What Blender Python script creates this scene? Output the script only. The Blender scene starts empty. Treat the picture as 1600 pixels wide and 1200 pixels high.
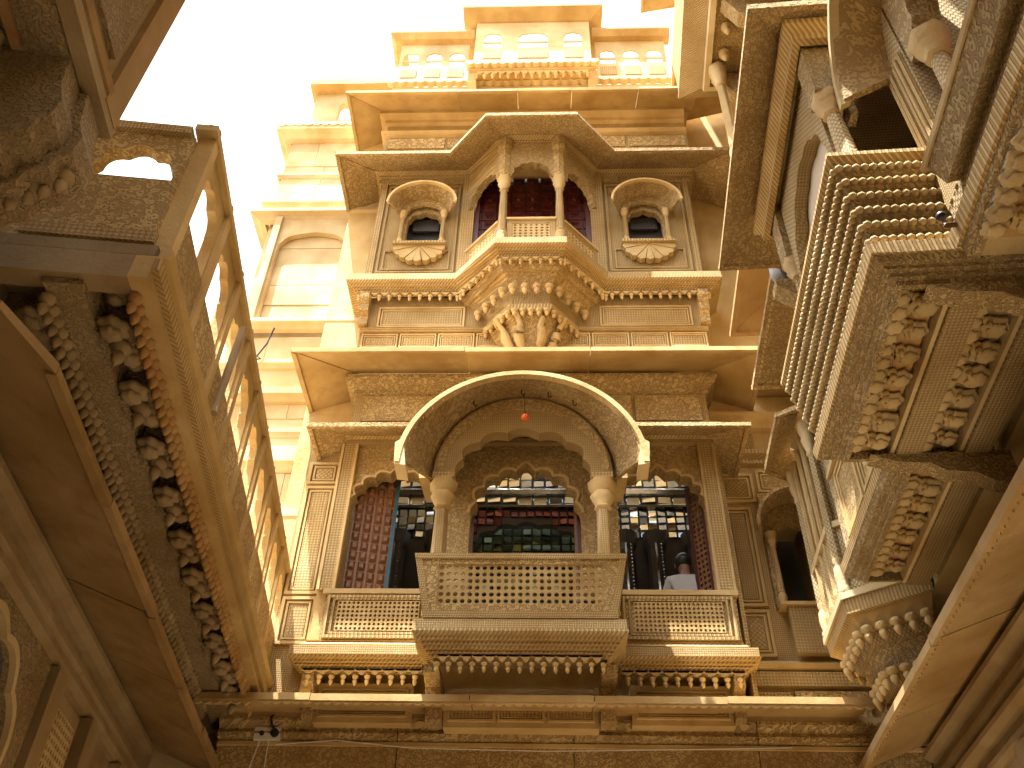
import bpy, math, random
from math import sin, cos, pi, radians
from mathutils import Matrix, Vector

random.seed(7)
scn = bpy.context.scene

# ------------------------------------------------------------------ camera
cd = bpy.data.cameras.new('camera')
cam = bpy.data.objects.new('camera', cd)
scn.collection.objects.link(cam)
cd.sensor_fit = 'HORIZONTAL'
cd.sensor_width = 36.0
cd.lens = 36.0 * 1437.0 / 1600.0
cd.clip_start = 0.05
cd.clip_end = 3000
cam.matrix_world = (Matrix.Translation((0, 0, 1.6)) @ Matrix.Rotation(radians(2.7), 4, 'Z')
                    @ Matrix.Rotation(radians(90 + 41.9), 4, 'X') @ Matrix.Rotation(radians(1.6), 4, 'Z'))
scn.camera = cam

# ------------------------------------------------------------------ sky, sun, exposure
SUN = Vector((-0.20, -0.215, 1.0)).normalized()
w = bpy.data.worlds.new('World')
scn.world = w
w.use_nodes = True
nt = w.node_tree
nt.nodes.clear()
sky = nt.nodes.new('ShaderNodeTexSky')
sky.sky_type = 'NISHITA'
sky.sun_disc = False
sky.sun_elevation = math.asin(SUN.z)
sky.sun_rotation = math.atan2(SUN.x, SUN.y)
sky.air_density = 1.3
sky.dust_density = 4.0
sky.ozone_density = 0.6
hz = nt.nodes.new('ShaderNodeHueSaturation')   # dusty white midday sky
hz.inputs['Saturation'].default_value = 0.0
nt.links.new(sky.outputs[0], hz.inputs['Color'])
bg = nt.nodes.new('ShaderNodeBackground')
bg.inputs['Strength'].default_value = 0.135
wo = nt.nodes.new('ShaderNodeOutputWorld')
nt.links.new(hz.outputs[0], bg.inputs[0])
nt.links.new(bg.outputs[0], wo.inputs[0])

sl = bpy.data.lights.new('sun', 'SUN')
sl.energy = 5.0
sl.angle = radians(0.53)
sl.color = (1.0, 0.95, 0.87)
so = bpy.data.objects.new('sun', sl)
so.rotation_euler = SUN.to_track_quat('Z', 'Y').to_euler()
so.location = (-5, -5, 30)
scn.collection.objects.link(so)

scn.view_settings.view_transform = 'Standard'
scn.view_settings.look = 'None'
scn.view_settings.gamma = 1.0
scn.view_settings.use_curve_mapping = False
scn.view_settings.exposure = 2.13
scn.cycles.max_bounces = 6
scn.cycles.adaptive_threshold = 0.02
scn.cycles.diffuse_bounces = 3
scn.cycles.glossy_bounces = 4
scn.cycles.use_denoising = True
scn.cycles.sample_clamp_indirect = 6.0

# ------------------------------------------------------------------ materials
def stone(name, col, pat=None, k=60.0, depth=0.012, stain=0.35, rough=0.85, stain_col=None):
    m = bpy.data.materials.new(name)
    m.use_nodes = True
    t = m.node_tree
    N, L = t.nodes, t.links
    bs = N['Principled BSDF']
    bs.inputs['Roughness'].default_value = rough
    bs.inputs['Specular IOR Level'].default_value = 0.25
    tc = N.new('ShaderNodeTexCoord')
    geo = N.new('ShaderNodeNewGeometry')
    oi = N.new('ShaderNodeObjectInfo')
    def math_(op, a, b=None, c=None):
        n = N.new('ShaderNodeMath'); n.operation = op
        for i, v in enumerate((a, b, c)):
            if v is None: continue
            if isinstance(v, (int, float)): n.inputs[i].default_value = v
            else: L.new(v, n.inputs[i])
        return n.outputs[0]
    def noise(scale, detail=3, rough_=0.55, vec=None, dist=0.0):
        n = N.new('ShaderNodeTexNoise')
        n.inputs['Scale'].default_value = scale; n.inputs['Detail'].default_value = detail
        n.inputs['Roughness'].default_value = rough_; n.inputs['Distortion'].default_value = dist
        L.new(vec if vec else geo.outputs['Position'], n.inputs['Vector'])
        return n.outputs['Fac']
    def ramp(f, a, b):
        n = N.new('ShaderNodeMapRange'); n.inputs[1].default_value = a; n.inputs[2].default_value = b
        L.new(f, n.inputs[0]); return n.outputs[0]
    def mix(f, a, b):
        n = N.new('ShaderNodeMix'); n.data_type = 'RGBA'
        if isinstance(f, (int, float)): n.inputs['Factor'].default_value = f
        else: L.new(f, n.inputs['Factor'])
        for s, v in ((6, a), (7, b)):
            if isinstance(v, tuple): n.inputs[s].default_value = v + (1,)
            else: L.new(v, n.inputs[s])
        return n.outputs[2]
    # colour: broad mottling, stains that run down, block-to-block differences
    dark = tuple(c * f for c, f in zip(col, (0.80, 0.72, 0.58)))
    lite = tuple(min(0.9, c * f) for c, f in zip(col, (1.14, 1.16, 1.22)))
    sc = stain_col or (0.30, 0.135, 0.035)
    c1 = mix(ramp(noise(1.7, 2, 0.6), 0.32, 0.68), dark, lite)
    mp = N.new('ShaderNodeMapping'); mp.inputs['Scale'].default_value = (3.0, 3.0, 0.7)
    L.new(geo.outputs['Position'], mp.inputs['Vector'])
    st = ramp(noise(1.3, 3, 0.65, mp.outputs[0]), 0.50, 0.78)
    c2 = mix(math_('MULTIPLY', st, stain), c1, sc)
    gr = ramp(noise(55, 1, 0.7), 0.3, 0.75)
    c3 = mix(math_('MULTIPLY', gr, 0.22), c2, dark)
    rv = math_('MULTIPLY_ADD', oi.outputs['Random'], 0.22, 0.89)
    hs = N.new('ShaderNodeHueSaturation'); L.new(rv, hs.inputs['Value']); L.new(c3, hs.inputs['Color'])
    L.new(hs.outputs[0], bs.inputs['Base Color'])
    # relief
    h = math_('MULTIPLY', noise(18, 2, 0.75), 0.6)
    if pat:
        sx = N.new('ShaderNodeSeparateXYZ'); L.new(tc.outputs['Object'], sx.inputs[0])
        sn = N.new('ShaderNodeSeparateXYZ'); L.new(geo.outputs['True Normal'], sn.inputs[0])
        flat = math_('GREATER_THAN', math_('ABSOLUTE', sn.outputs[2]), 0.75)
        u = math_('ADD', sx.outputs[0], sx.outputs[1])
        vflat = math_('SUBTRACT', sx.outputs[0], sx.outputs[1])
        v = math_('ADD', math_('MULTIPLY', sx.outputs[2], math_('SUBTRACT', 1.0, flat)), math_('MULTIPLY', vflat, flat))
        if pat == 'lattice':
            a = math_('SINE', math_('MULTIPLY', math_('ADD', u, v), k))
            b = math_('SINE', math_('MULTIPLY', math_('SUBTRACT', u, v), k))
            p = ramp(math_('MULTIPLY', a, b), -0.15, 0.25)
        elif pat == 'grid':
            a = math_('SINE', math_('MULTIPLY', u, k)); b = math_('SINE', math_('MULTIPLY', v, k))
            p = ramp(math_('MULTIPLY', a, b), -0.2, 0.2)
        elif pat == 'teeth':
            p = ramp(math_('SINE', math_('MULTIPLY', u, k)), -0.3, 0.3)
        else:  # scroll
            cb = N.new('ShaderNodeCombineXYZ')
            L.new(u, cb.inputs[0]); L.new(v, cb.inputs[1])
            vo = N.new('ShaderNodeTexVoronoi'); vo.inputs['Scale'].default_value = k / 7.0
            L.new(cb.outputs[0], vo.inputs['Vector'])
            no = noise(k / 3.5, 1, 0.5, cb.outputs[0])
            p = ramp(math_('SINE', math_('ADD', math_('MULTIPLY', vo.outputs['Distance'], 10.0), math_('MULTIPLY', no, 9.0))), -0.4, 0.5)
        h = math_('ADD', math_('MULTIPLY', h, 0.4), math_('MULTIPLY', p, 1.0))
        pit_shade = mix(math_('MULTIPLY', math_('SUBTRACT', 1.0, p), 0.36 if (pat == 'scroll' and col != G and col[0] < 0.49) else 0.62), hs.outputs[0], tuple(c * f for c, f in zip(col, (0.42, 0.36, 0.28))))
        L.new(pit_shade, bs.inputs['Base Color'])  # shade of the carved hollows put into the colour, with some dirt
    bp = N.new('ShaderNodeBump'); bp.inputs['Distance'].default_value = depth
    bp.inputs['Strength'].default_value = 0.9
    L.new(h, bp.inputs['Height']); L.new(bp.outputs[0], bs.inputs['Normal'])
    return m

def plain(name, col, rough=0.5, metal=0.0, bump=0.0, var=0.25, emit=None):
    m = bpy.data.materials.new(name); m.use_nodes = True
    t = m.node_tree; N, L = t.nodes, t.links
    bs = N['Principled BSDF']
    bs.inputs['Roughness'].default_value = rough; bs.inputs['Metallic'].default_value = metal
    geo = N.new('ShaderNodeNewGeometry'); oi = N.new('ShaderNodeObjectInfo')
    no = N.new('ShaderNodeTexNoise'); no.inputs['Scale'].default_value = 14; no.inputs['Detail'].default_value = 5
    L.new(geo.outputs['Position'], no.inputs['Vector'])
    ad = N.new('ShaderNodeMath'); ad.operation = 'ADD'; L.new(no.outputs['Fac'], ad.inputs[0]); L.new(oi.outputs['Random'], ad.inputs[1])
    mr = N.new('ShaderNodeMapRange'); mr.inputs[1].default_value = 0.3; mr.inputs[2].default_value = 1.7
    mr.inputs[3].default_value = 1 - var; mr.inputs[4].default_value = 1 + var
    L.new(ad.outputs[0], mr.inputs[0])
    hs = N.new('ShaderNodeHueSaturation'); hs.inputs['Color'].default_value = col + (1,)
    L.new(mr.outputs[0], hs.inputs['Value']); L.new(hs.outputs[0], bs.inputs['Base Color'])
    if bump:
        bp = N.new('ShaderNodeBump'); bp.inputs['Distance'].default_value = bump; bp.inputs['Strength'].default_value = 0.6
        L.new(no.outputs['Fac'], bp.inputs['Height']); L.new(bp.outputs[0], bs.inputs['Normal'])
    return m

G = (0.575, 0.42, 0.20)
M = {
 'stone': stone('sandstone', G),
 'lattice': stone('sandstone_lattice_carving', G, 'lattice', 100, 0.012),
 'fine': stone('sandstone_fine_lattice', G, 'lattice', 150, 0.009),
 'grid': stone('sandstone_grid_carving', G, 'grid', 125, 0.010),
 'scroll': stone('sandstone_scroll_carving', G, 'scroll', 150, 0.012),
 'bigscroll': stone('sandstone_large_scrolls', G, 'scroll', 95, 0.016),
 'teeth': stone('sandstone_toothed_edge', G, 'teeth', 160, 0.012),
 'slab': stone('eave_slab_stone', (0.495, 0.345, 0.15), None, stain=0.55, depth=0.006),
 'slabcarve': stone('eave_slab_feather_carving', (0.50, 0.365, 0.18), 'scroll', 110, 0.008, stain=0.5),
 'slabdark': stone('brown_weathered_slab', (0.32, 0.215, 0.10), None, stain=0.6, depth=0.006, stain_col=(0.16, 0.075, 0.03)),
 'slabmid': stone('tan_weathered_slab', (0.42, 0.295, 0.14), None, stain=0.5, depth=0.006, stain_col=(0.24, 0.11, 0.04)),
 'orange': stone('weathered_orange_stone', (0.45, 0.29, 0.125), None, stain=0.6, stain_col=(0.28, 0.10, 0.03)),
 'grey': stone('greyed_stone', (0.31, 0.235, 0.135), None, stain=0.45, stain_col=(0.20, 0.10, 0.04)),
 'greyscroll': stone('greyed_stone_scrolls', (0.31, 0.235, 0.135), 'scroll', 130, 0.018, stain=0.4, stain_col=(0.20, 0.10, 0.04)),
 'pale': stone('sun_pale_stone', (0.60, 0.48, 0.285), None, stain=0.22, depth=0.006),  # lighter copy of the sandstone: sunlight on tower and rims put into the colour
 'drab': stone('drab_carved_stone', (0.50, 0.39, 0.215), 'grid', 135, 0.011, stain=0.2),
 'drabscroll': stone('drab_scroll_stone', (0.50, 0.39, 0.215), 'scroll', 150, 0.016, stain=0.2),
 'drabplain': stone('drab_stone', (0.50, 0.39, 0.215), None, stain=0.25),
 'ground': stone('courtyard_paving', (0.25, 0.195, 0.125), None, stain=0.1),
 'wood': plain('red_brown_wood', (0.20, 0.09, 0.038), 0.45, bump=0.003),
 'darkwood': plain('dark_red_painted_wood', (0.085, 0.012, 0.012), 0.4, bump=0.002),
 'mahog': plain('maroon_panel_wood', (0.095, 0.016, 0.012), 0.4, bump=0.002),
 'teal': plain('teal_painted_edge', (0.02, 0.10, 0.15), 0.5),
 'mirror': plain('mirror_glass', (0.82, 0.86, 0.90), 0.06, 1.0, var=0.25),
 'bluemirror': plain('blue_mirror_glass', (0.42, 0.52, 0.78), 0.06, 1.0, var=0.3),
 'silver': plain('tarnished_silver_band', (0.55, 0.56, 0.55), 0.22, 1.0, var=0.3, bump=0.004),
 'redglass': plain('ruby_mirror_glass', (0.13, 0.045, 0.05), 0.12, 0.8, var=0.5),
 'green': plain('green_mirror_glass', (0.22, 0.27, 0.16), 0.14, 0.8, var=0.6),
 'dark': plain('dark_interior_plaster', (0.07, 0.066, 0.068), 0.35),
 'plaster': plain('whitewashed_plaster', (0.60, 0.52, 0.42), 0.8, var=0.08, bump=0.003),
 'brownwall': plain('brown_interior', (0.20, 0.10, 0.05), 0.7),
 'white': plain('white_plastic', (0.75, 0.75, 0.73), 0.4, var=0.03),
 'black': plain('black_rubber', (0.012, 0.012, 0.012), 0.5, var=0.1),
 'iron': plain('rusty_iron', (0.10, 0.055, 0.035), 0.7, 0.4),
 'pipe': plain('grey_weathered_pole', (0.30, 0.27, 0.22), 0.7),
 'shirt': plain('white_cotton', (0.5, 0.5, 0.5), 0.9, var=0.04, bump=0.004),
 'trousers': plain('grey_trousers', (0.10, 0.10, 0.12), 0.9),
 'skin': plain('skin', (0.26, 0.13, 0.075), 0.55, var=0.05),
 'hair': plain('black_hair', (0.010, 0.009, 0.008), 0.45, var=0.1),
 'birdgrey': plain('pigeon_grey_feathers', (0.30, 0.33, 0.38), 0.6),
 'birddark': plain('pigeon_dark_feathers', (0.03, 0.032, 0.045), 0.5),
 'cloth': plain('red_cloth', (0.22, 0.015, 0.03), 0.9),
}
def glassball():
    m = bpy.data.materials.new('orange_glass'); m.use_nodes = True
    b = m.node_tree.nodes['Principled BSDF']
    b.inputs['Base Color'].default_value = (0.95, 0.18, 0.02, 1); b.inputs['Roughness'].default_value = 0.06
    b.inputs['Transmission Weight'].default_value = 0.35; b.inputs['Coat Weight'].default_value = 0.6
    return m
M['ball'] = glassball()

# ------------------------------------------------------------------ builders
WF = Matrix.Identity(4)
LF = Matrix.Translation((-2.62, 0, 0)) @ Matrix.Rotation(radians(97.1), 4, 'Z')    # left wing: x = depth, -y = out
RF = Matrix.Translation((2.95, 0, 0)) @ Matrix.Rotation(radians(-93.2), 4, 'Z')    # right wing: x = minus depth, -y = out
col = scn.collection
LOC = {}

def thing(name, label, cat, loc=(0, 0, 0), frame=WF, group=None):
    o = bpy.data.objects.new(name, None); col.objects.link(o)
    o.empty_display_size = 0.2
    o.matrix_world = frame @ Matrix.Translation(loc)
    LOC[o.name] = Vector(loc)
    o['label'] = label; o['category'] = cat
    if group: o['group'] = group
    return o

class MB:
    def __init__(s): s.v = []; s.f = []
    def add(s, vs, fs):
        n = len(s.v); s.v += [tuple(p) for p in vs]; s.f += [tuple(i + n for i in f) for f in fs]; return s
    def box(s, x0, x1, y0, y1, z0, z1):
        return s.add([(x0,y0,z0),(x1,y0,z0),(x1,y1,z0),(x0,y1,z0),(x0,y0,z1),(x1,y0,z1),(x1,y1,z1),(x0,y1,z1)],
                     [(0,3,2,1),(4,5,6,7),(0,1,5,4),(1,2,6,5),(2,3,7,6),(3,0,4,7)])
    def prism(s, poly, y0, y1):              # polygon in x,z pushed along y
        n = len(poly)
        a = sum(poly[i][0]*poly[(i+1)%n][1]-poly[(i+1)%n][0]*poly[i][1] for i in range(n))
        if a < 0: poly = poly[::-1]
        vs = [(p[0], y0, p[1]) for p in poly] + [(p[0], y1, p[1]) for p in poly]
        fs = [tuple(range(n)), tuple(range(2*n-1, n-1, -1))]
        fs += [((i+1) % n, i, i+n, (i+1) % n + n) for i in range(n)]
        return s.add(vs, fs)
    def prismx(s, poly, x0, x1):             # polygon in y,z pushed along x
        b = MB().prism(poly, x0, x1)
        return s.add([(p[1], p[0], p[2]) for p in b.v], [f[::-1] for f in b.f])
    def sweep(s, path, prof, m0=None, m1=None):   # profile (d out, z) along a plan path; out = right of travel
        n = len(path); P = [Vector(p) for p in path]; nn = []
        for i in range(n-1):
            d = (P[i+1]-P[i]).normalized(); nn.append(Vector((d.y, -d.x)))
        ms = []
        for i in range(n):
            if i == 0: mm = m0 or nn[0]
            elif i == n-1: mm = m1 or nn[-1]
            else: mm = (nn[i-1]+nn[i])/(1+nn[i-1].dot(nn[i]))
            ms.append(Vector(mm))
        a = sum(prof[i][0]*prof[(i+1)%len(prof)][1]-prof[(i+1)%len(prof)][0]*prof[i][1] for i in range(len(prof)))
        if a < 0: prof = prof[::-1]
        k = len(prof); vs = []
        for p, m_ in zip(P, ms):
            for d, z in prof: q = p+m_*d; vs.append((q.x, q.y, z))
        fs = []
        for i in range(n-1):
            for j in range(k):
                a_, b_ = i*k+j, i*k+(j+1) % k
                fs.append((a_, a_+k, b_+k, b_))
        fs.append(tuple(range(k))); fs.append(tuple(range(n*k-1, (n-1)*k-1, -1)))
        return s.add(vs, fs)
    def lathe(s, prof, c=(0,0,0), n=8, lobes=0, amp=0.0, sx=1, sy=1):
        vs = []; fs = []; k = len(prof)
        for r, z in prof:
            for j in range(n):
                t = 2*pi*j/n; rr = r*(1+amp*cos(lobes*t))
                vs.append((c[0]+rr*cos(t)*sx, c[1]+rr*sin(t)*sy, c[2]+z))
        for i in range(k-1):
            for j in range(n):
                a, b = i*n+j, i*n+(j+1) % n
                fs.append((a, b, b+n, a+n))
        fs.append(tuple(range(n-1, -1, -1))); fs.append(tuple(range((k-1)*n, k*n)))
        return s.add(vs, fs)
    def tube(s, pts, r, n=6):
        pts = [Vector(p) for p in pts]; vs = []; fs = []
        rs = r if isinstance(r, (list, tuple)) else [r]*len(pts)
        for i, p in enumerate(pts):
            d = (pts[min(i+1, len(pts)-1)]-pts[max(i-1, 0)]).normalized()
            up = Vector((0,0,1)) if abs(d.z) < 0.9 else Vector((1,0,0))
            a = d.cross(up).normalized(); b = a.cross(d)
            for j in range(n):
                t = 2*pi*j/n; vs.append(p+(a*cos(t)+b*sin(t))*rs[i])
        for i in range(len(pts)-1):
            for j in range(n):
                a, b = i*n+j, i*n+(j+1) % n
                fs.append((a, a+n, b+n, b))
        fs.append(tuple(range(n))); fs.append(tuple(range(len(pts)*n-1, (len(pts)-1)*n-1, -1)))
        return s.add(vs, fs)
    def frame(s, x0, x1, z0, z1, y, t, w_):  # raised rectangular fillet on a face looking to -y
        s.box(x0, x1, y-t, y, z0, z0+w_); s.box(x0, x1, y-t, y, z1-w_, z1)
        s.box(x0, x0+w_, y-t, y, z0+w_, z1-w_); s.box(x1-w_, x1, y-t, y, z0+w_, z1-w_); return s
    def jali(s, x0, x1, z0, z1, y0, y1, nx, ny, r=0.36):
        cw, ch = (x1-x0)/nx, (z1-z0)/ny
        for i in range(nx):
            for j in range(ny):
                cx, cz = x0+(i+.5)*cw, z0+(j+.5)*ch
                o = [(-.5,-.5),(0,-.5),(.5,-.5),(.5,0),(.5,.5),(0,.5),(-.5,.5),(-.5,0)]
                vs = []
                for y in (y0, y1):
                    vs += [(cx+a*cw, y, cz+b*ch) for a, b in o]
                    vs += [(cx+cw*r*cos(-3*pi/4+q*pi/4), y, cz+ch*r*sin(-3*pi/4+q*pi/4)) for q in range(8)]
                fs = []
                for q in range(8):
                    q2 = (q+1) % 8
                    fs += [(q, q2, q2+8, q+8), (q2+16, q+16, q+24, q2+24), (q+8, q2+8, q2+24, q+24)]
                s.add(vs, fs)
        return s
    def xf(s, m): s.v = [tuple(m @ Vector(p)) for p in s.v]; return s
    def mesh(s, name, mat, smooth=False, off=Vector((0,0,0))):
        me = bpy.data.meshes.new(name)
        me.from_pydata([(p[0]-off.x, p[1]-off.y, p[2]-off.z) for p in s.v], [], s.f)
        me.materials.append(M[mat]); me.update()
        if smooth:
            me.polygons.foreach_set('use_smooth', [True]*len(me.polygons))
            try: me.set_sharp_from_angle(angle=radians(62))
            except Exception: pass
        return me

def part(name, mb, mat, parent, smooth=False):
    off = LOC[parent.name]
    o = bpy.data.objects.new(name, mb.mesh(name, mat, smooth, off)); col.objects.link(o)
    o.parent = parent; LOC[o.name] = off
    return o

def inst(name, me, parent, loc, rz=0.0, sc=1.0, rx=0.0):
    o = bpy.data.objects.new(name, me); col.objects.link(o); o.parent = parent
    o.location = Vector(loc)-LOC[parent.name]; o.rotation_euler = (rx, 0, rz)
    o.scale = sc if isinstance(sc, tuple) else (sc, sc, sc)
    return o

def cusp(xc, half, zs, rise, n=6, c=0.10, tip=0.0, N=60):
    out = []
    for i in range(N+1):
        th = pi-pi*i/N
        k = 1-c*(1-abs(cos(n*th)))
        out.append((xc+half*k*cos(th), zs+rise*k*max(0, sin(th))**0.85+tip*math.exp(-((th-pi/2)/0.10)**2)))
    return out

def archplate(x0, x1, z0, z1, arch):
    return [(x0, z0), (arch[0][0], z0)]+arch+[(arch[-1][0], z0), (x1, z0), (x1, z1), (x0, z1)]

def scallops(x0, x1, ztop, zbot, n, depth):
    pts = [(x0, ztop)]
    wd = (x1-x0)/n
    for i in range(n):
        for j in range(7):
            t = j/6
            pts.append((x0+(i+t)*wd, zbot-depth*sin(pi*t) if depth > 0 else zbot-depth*(1-sin(pi*t))))
    pts.append((x1, ztop))
    cl = []
    for p in pts:
        if not cl or (abs(p[0]-cl[-1][0])+abs(p[1]-cl[-1][1])) > 1e-5: cl.append(p)
    return cl

def eave_prof(p, zi, zo, t=0.06):
    return [(0, zi), (p-0.05, zo+0.01), (p-0.045, zo-0.018), (p, zo-0.022), (p, zo+t-0.02), (0, zi+t)]

def eave(th, path, prof, step=1.1, mat='slab', name='slab'):
    """an eave of separate slabs along a plan path, joints left open"""
    P = [Vector(p) for p in path]
    nn = []
    for i in range(len(P)-1):
        d = (P[i+1]-P[i]).normalized(); nn.append(Vector((d.y, -d.x)))
    def mit(i):
        if i == 0: return nn[0]
        if i == len(P)-1: return nn[-1]
        return (nn[i-1]+nn[i])/(1+nn[i-1].dot(nn[i]))
    for i in range(len(P)-1):
        a, b = P[i], P[i+1]; Ln = (b-a).length; d = (b-a)/Ln
        k = max(1, round(Ln/step))
        cuts = [0]+[Ln*(j+random.uniform(-.18, .18))/k for j in range(1, k)]+[Ln]
        for j in range(k):
            g0 = 0.004 if j > 0 else 0; g1 = 0.004 if j < k-1 else 0
            dz = random.uniform(-0.008, 0.008)
            pr = [(q[0]+(random.uniform(-0.006, 0.006) if q[0] > 0 else 0), q[1]+dz) for q in prof]
            part(name, MB().sweep([a+d*(cuts[j]+g0), a+d*(cuts[j+1]-g1)], pr,
                 mit(i) if j == 0 else None, mit(i+1) if j == k-1 else None), mat, th)

def bangla(xc, h0, s0, r0, y0, h1, s1, r1, y1, t=0.05, N=28, ext=0.0):
    mb = MB(); vs = []
    for i in range(N+1):
        th = pi-pi*i/N
        for (h, s_, r, y) in ((h0, s0, r0, y0), (h1, s1, r1, y1)):
            for tt in (0, t):
                vs.append((xc+(h+tt)*cos(th), y, s_+(r+tt)*sin(th)))
    fs = []
    for i in range(N):
        a, b = i*4, i*4+4
        fs += [(a, a+2, b+2, b), (a+1, b+1, b+3, a+3), (a+2, a+3, b+3, b+2), (a, b, b+1, a+1)]
    fs += [(0, 1, 3, 2), (N*4, N*4+2, N*4+3, N*4+1)]
    return mb.add(vs, fs)

# shared small meshes
drop = MB().lathe([(0.012, 0.0), (0.030, -0.012), (0.026, -0.03), (0.012, -0.045), (0.022, -0.06), (0.016, -0.082), (0.004, -0.10)], n=7).mesh('pendant', 'stone', True)
drop_or = MB().lathe([(0.016, 0.0), (0.034, -0.012), (0.030, -0.035), (0.014, -0.05), (0.024, -0.066), (0.018, -0.09), (0.005, -0.11)], n=7).mesh('pendant', 'orange', True)
drop_gr = MB().lathe([(0.016, 0.0), (0.034, -0.012), (0.030, -0.035), (0.014, -0.05), (0.024, -0.066), (0.018, -0.09), (0.005, -0.11)], n=7).mesh('pendant', 'grey', True)
bigdrop = MB().lathe([(0.03, 0.0), (0.065, -0.02), (0.07, -0.06), (0.03, -0.09), (0.05, -0.12), (0.035, -0.16), (0.006, -0.20)], n=9).mesh('boss', 'stone', True)
bigdrop_g = MB().lathe([(0.03, 0.0), (0.065, -0.02), (0.07, -0.06), (0.03, -0.09), (0.05, -0.12), (0.035, -0.16), (0.006, -0.20)], n=9).mesh('boss', 'grey', True)
def rosette_mesh(mat):
    return MB().lathe([(0.03, 0.0), (0.085, -0.004), (0.107, -0.028), (0.100, -0.055), (0.068, -0.078), (0.074, -0.094), (0.056, -0.118), (0.018, -0.132)], n=24, lobes=6, amp=0.11).mesh('rosette', mat, True)
rosette = rosette_mesh('drabplain'); rosette_g = rosette_mesh('grey')

def column(th, x, y, z0, z1, r=0.07, mat='stone', name='column', n=12):
    H = z1-z0
    sh = part(name, MB().lathe([(r*.95, .17*H), (r*1.0, .22*H), (r*.86, .5*H), (r*.74, .78*H), (r*.70, .80*H)], (x, y, z0), n, 6, .05), 'fine' if mat == 'stone' else 'drab', th, False)
    part('column_base', MB().lathe([(r*1.15, 0), (r*1.3, .02*H), (r*1.0, .04*H), (r*1.35, .085*H), (r*1.15, .13*H), (r*.8, .15*H), (r*1.1, .165*H), (r*1.0, .18*H)], (x, y, z0), n), mat, sh, True)
    part('capital', MB().lathe([(r*.75, .79*H), (r*1.05, .805*H), (r*.85, .825*H), (r*1.2, .86*H), (r*1.45, .90*H), (r*1.2, .915*H), (r*1.55, .95*H), (r*1.65, H)], (x, y, z0), n, 6, .06), mat, sh, True)
    return sh

def row(me, th, a, b, n, name='pendant', rz=0.0, sc=1.0, ends=True):
    a, b = Vector(a), Vector(b)
    for i in range(n):
        t = i/(n-1) if ends else (i+.5)/n
        inst(name, me, th, a.lerp(b, t), rz, sc*random.uniform(.93, 1.06))


# ================================================================== SETTING
g = bpy.data.objects.new('ground', MB().add([(-300,-300,0),(300,-300,0),(300,300,0),(-300,300,0)], [(0,1,2,3)]).mesh('ground', 'ground'))
col.objects.link(g); g['kind'] = 'structure'

rw0 = thing('rear_shade_wall', 'unseen sandstone rear wall added behind the viewer to enclose and shade the courtyard', 'wall', (0, -4.3, 0))
part('wall_body', MB().box(-6, 6, -4.9, -4.0, 0, 12.0), 'stone', rw0)  # unseen; added to shade the paving and cut the light it bounces

# ------------------------------------------------------------------ front wall (body of the front building)
fw = thing('front_wall', 'golden sandstone wall of the front building behind the bays and eaves', 'wall', (-0.2, 8.6, 0))
part('wall_body', MB().box(-2.9, 3.9, 8.45, 8.95, 0, 5.55), 'stone', fw)
part('wall_body', MB().box(-2.9, -2.14, 8.45, 8.95, 5.55, 8.72), 'stone', fw)
part('wall_body', MB().box(-2.14, 1.88, 8.45, 8.58, 7.96, 8.72), 'stone', fw)
part('wall_body', MB().box(1.88, 2.42, 8.45, 8.95, 5.55, 8.72), 'fine', fw)
part('wall_body', MB().box(2.80, 3.9, 8.45, 8.95, 5.55, 8.72), 'fine', fw)
part('wall_body', MB().box(2.42, 2.80, 8.45, 8.95, 7.25, 8.72), 'stone', fw)
part('wall_body', MB().box(2.42, 2.80, 8.45, 8.95, 5.55, 6.12), 'stone', fw)
part('wall_body', MB().box(-2.9, 3.9, 8.45, 8.70, 8.72, 15.4), 'stone', fw)  # kept thin to widen the light well added behind it
# carved frieze just under the lowest eave
for i, (a, b) in enumerate(((-3.0, -1.35), (-1.34, 0.25), (0.26, 1.9), (1.91, 3.4))):
    part('frieze_panel', MB().box(a, b, 8.38, 8.45, 4.10, 4.72), 'scroll', fw)
    part('frieze_moulding', MB().sweep([(a, 8.38), (b, 8.38)], [(0, 4.74), (0.05, 4.76), (0.07, 4.80), (0.05, 4.84), (0.10, 4.90), (0.10, 4.93), (0, 4.93)]), 'bigscroll', fw)
part('frieze_fillet', MB().box(-3.0, 3.4, 8.352, 8.378, 4.70, 4.735), 'stone', fw)
part('bed_course', MB().box(-3.0, 3.2, 8.30, 8.449, 4.935, 4.985), 'stone', fw)
# recessed flank right of the lower bay: panels, arch-headed window
def relief(th, x0, x1, z0, z1, y, mat='lattice', inner=0.05, arch=False):
    if arch:
        a = cusp((x0+x1)/2, (x1-x0)/2-inner*1.6, z1-0.32, 0.22, 4, .12)
        part('panel', MB().prism(archplate(x0, x1, z0, z1, a), y-0.03, y), 'stone', th)
        part('panel_field', MB().box(x0+inner, x1-inner, y-0.012, y-0.001, z0+.04, z1-.05), mat, th)
    else:
        part('panel', MB().frame(x0, x1, z0, z1, y, 0.03, inner*.6).frame(x0+inner, x1-inner, z0+inner, z1-inner, y, 0.022, inner*.4), 'stone', th)
        part('panel_field', MB().box(x0+inner*1.6, x1-inner*1.6, y-0.014, y-0.001, z0+inner*1.6, z1-inner*1.6), mat, th)
relief(fw, 1.93, 2.24, 5.62, 6.12, 8.45, 'grid'); relief(fw, 1.93, 2.24, 6.16, 7.35, 8.45, 'fine'); relief(fw, 1.93, 2.32, 7.42, 7.80, 8.45, 'grid')
relief(fw, 2.36, 2.9, 7.55, 7.85, 8.45, 'scroll')
part('cornice', MB().sweep([(1.9, 8.45), (3.2, 8.45)], [(0, 7.9), (.06, 7.92), (.05, 7.98), (.12, 8.02), (.12, 8.08), (0, 8.08)]), 'teeth', fw)
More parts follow.
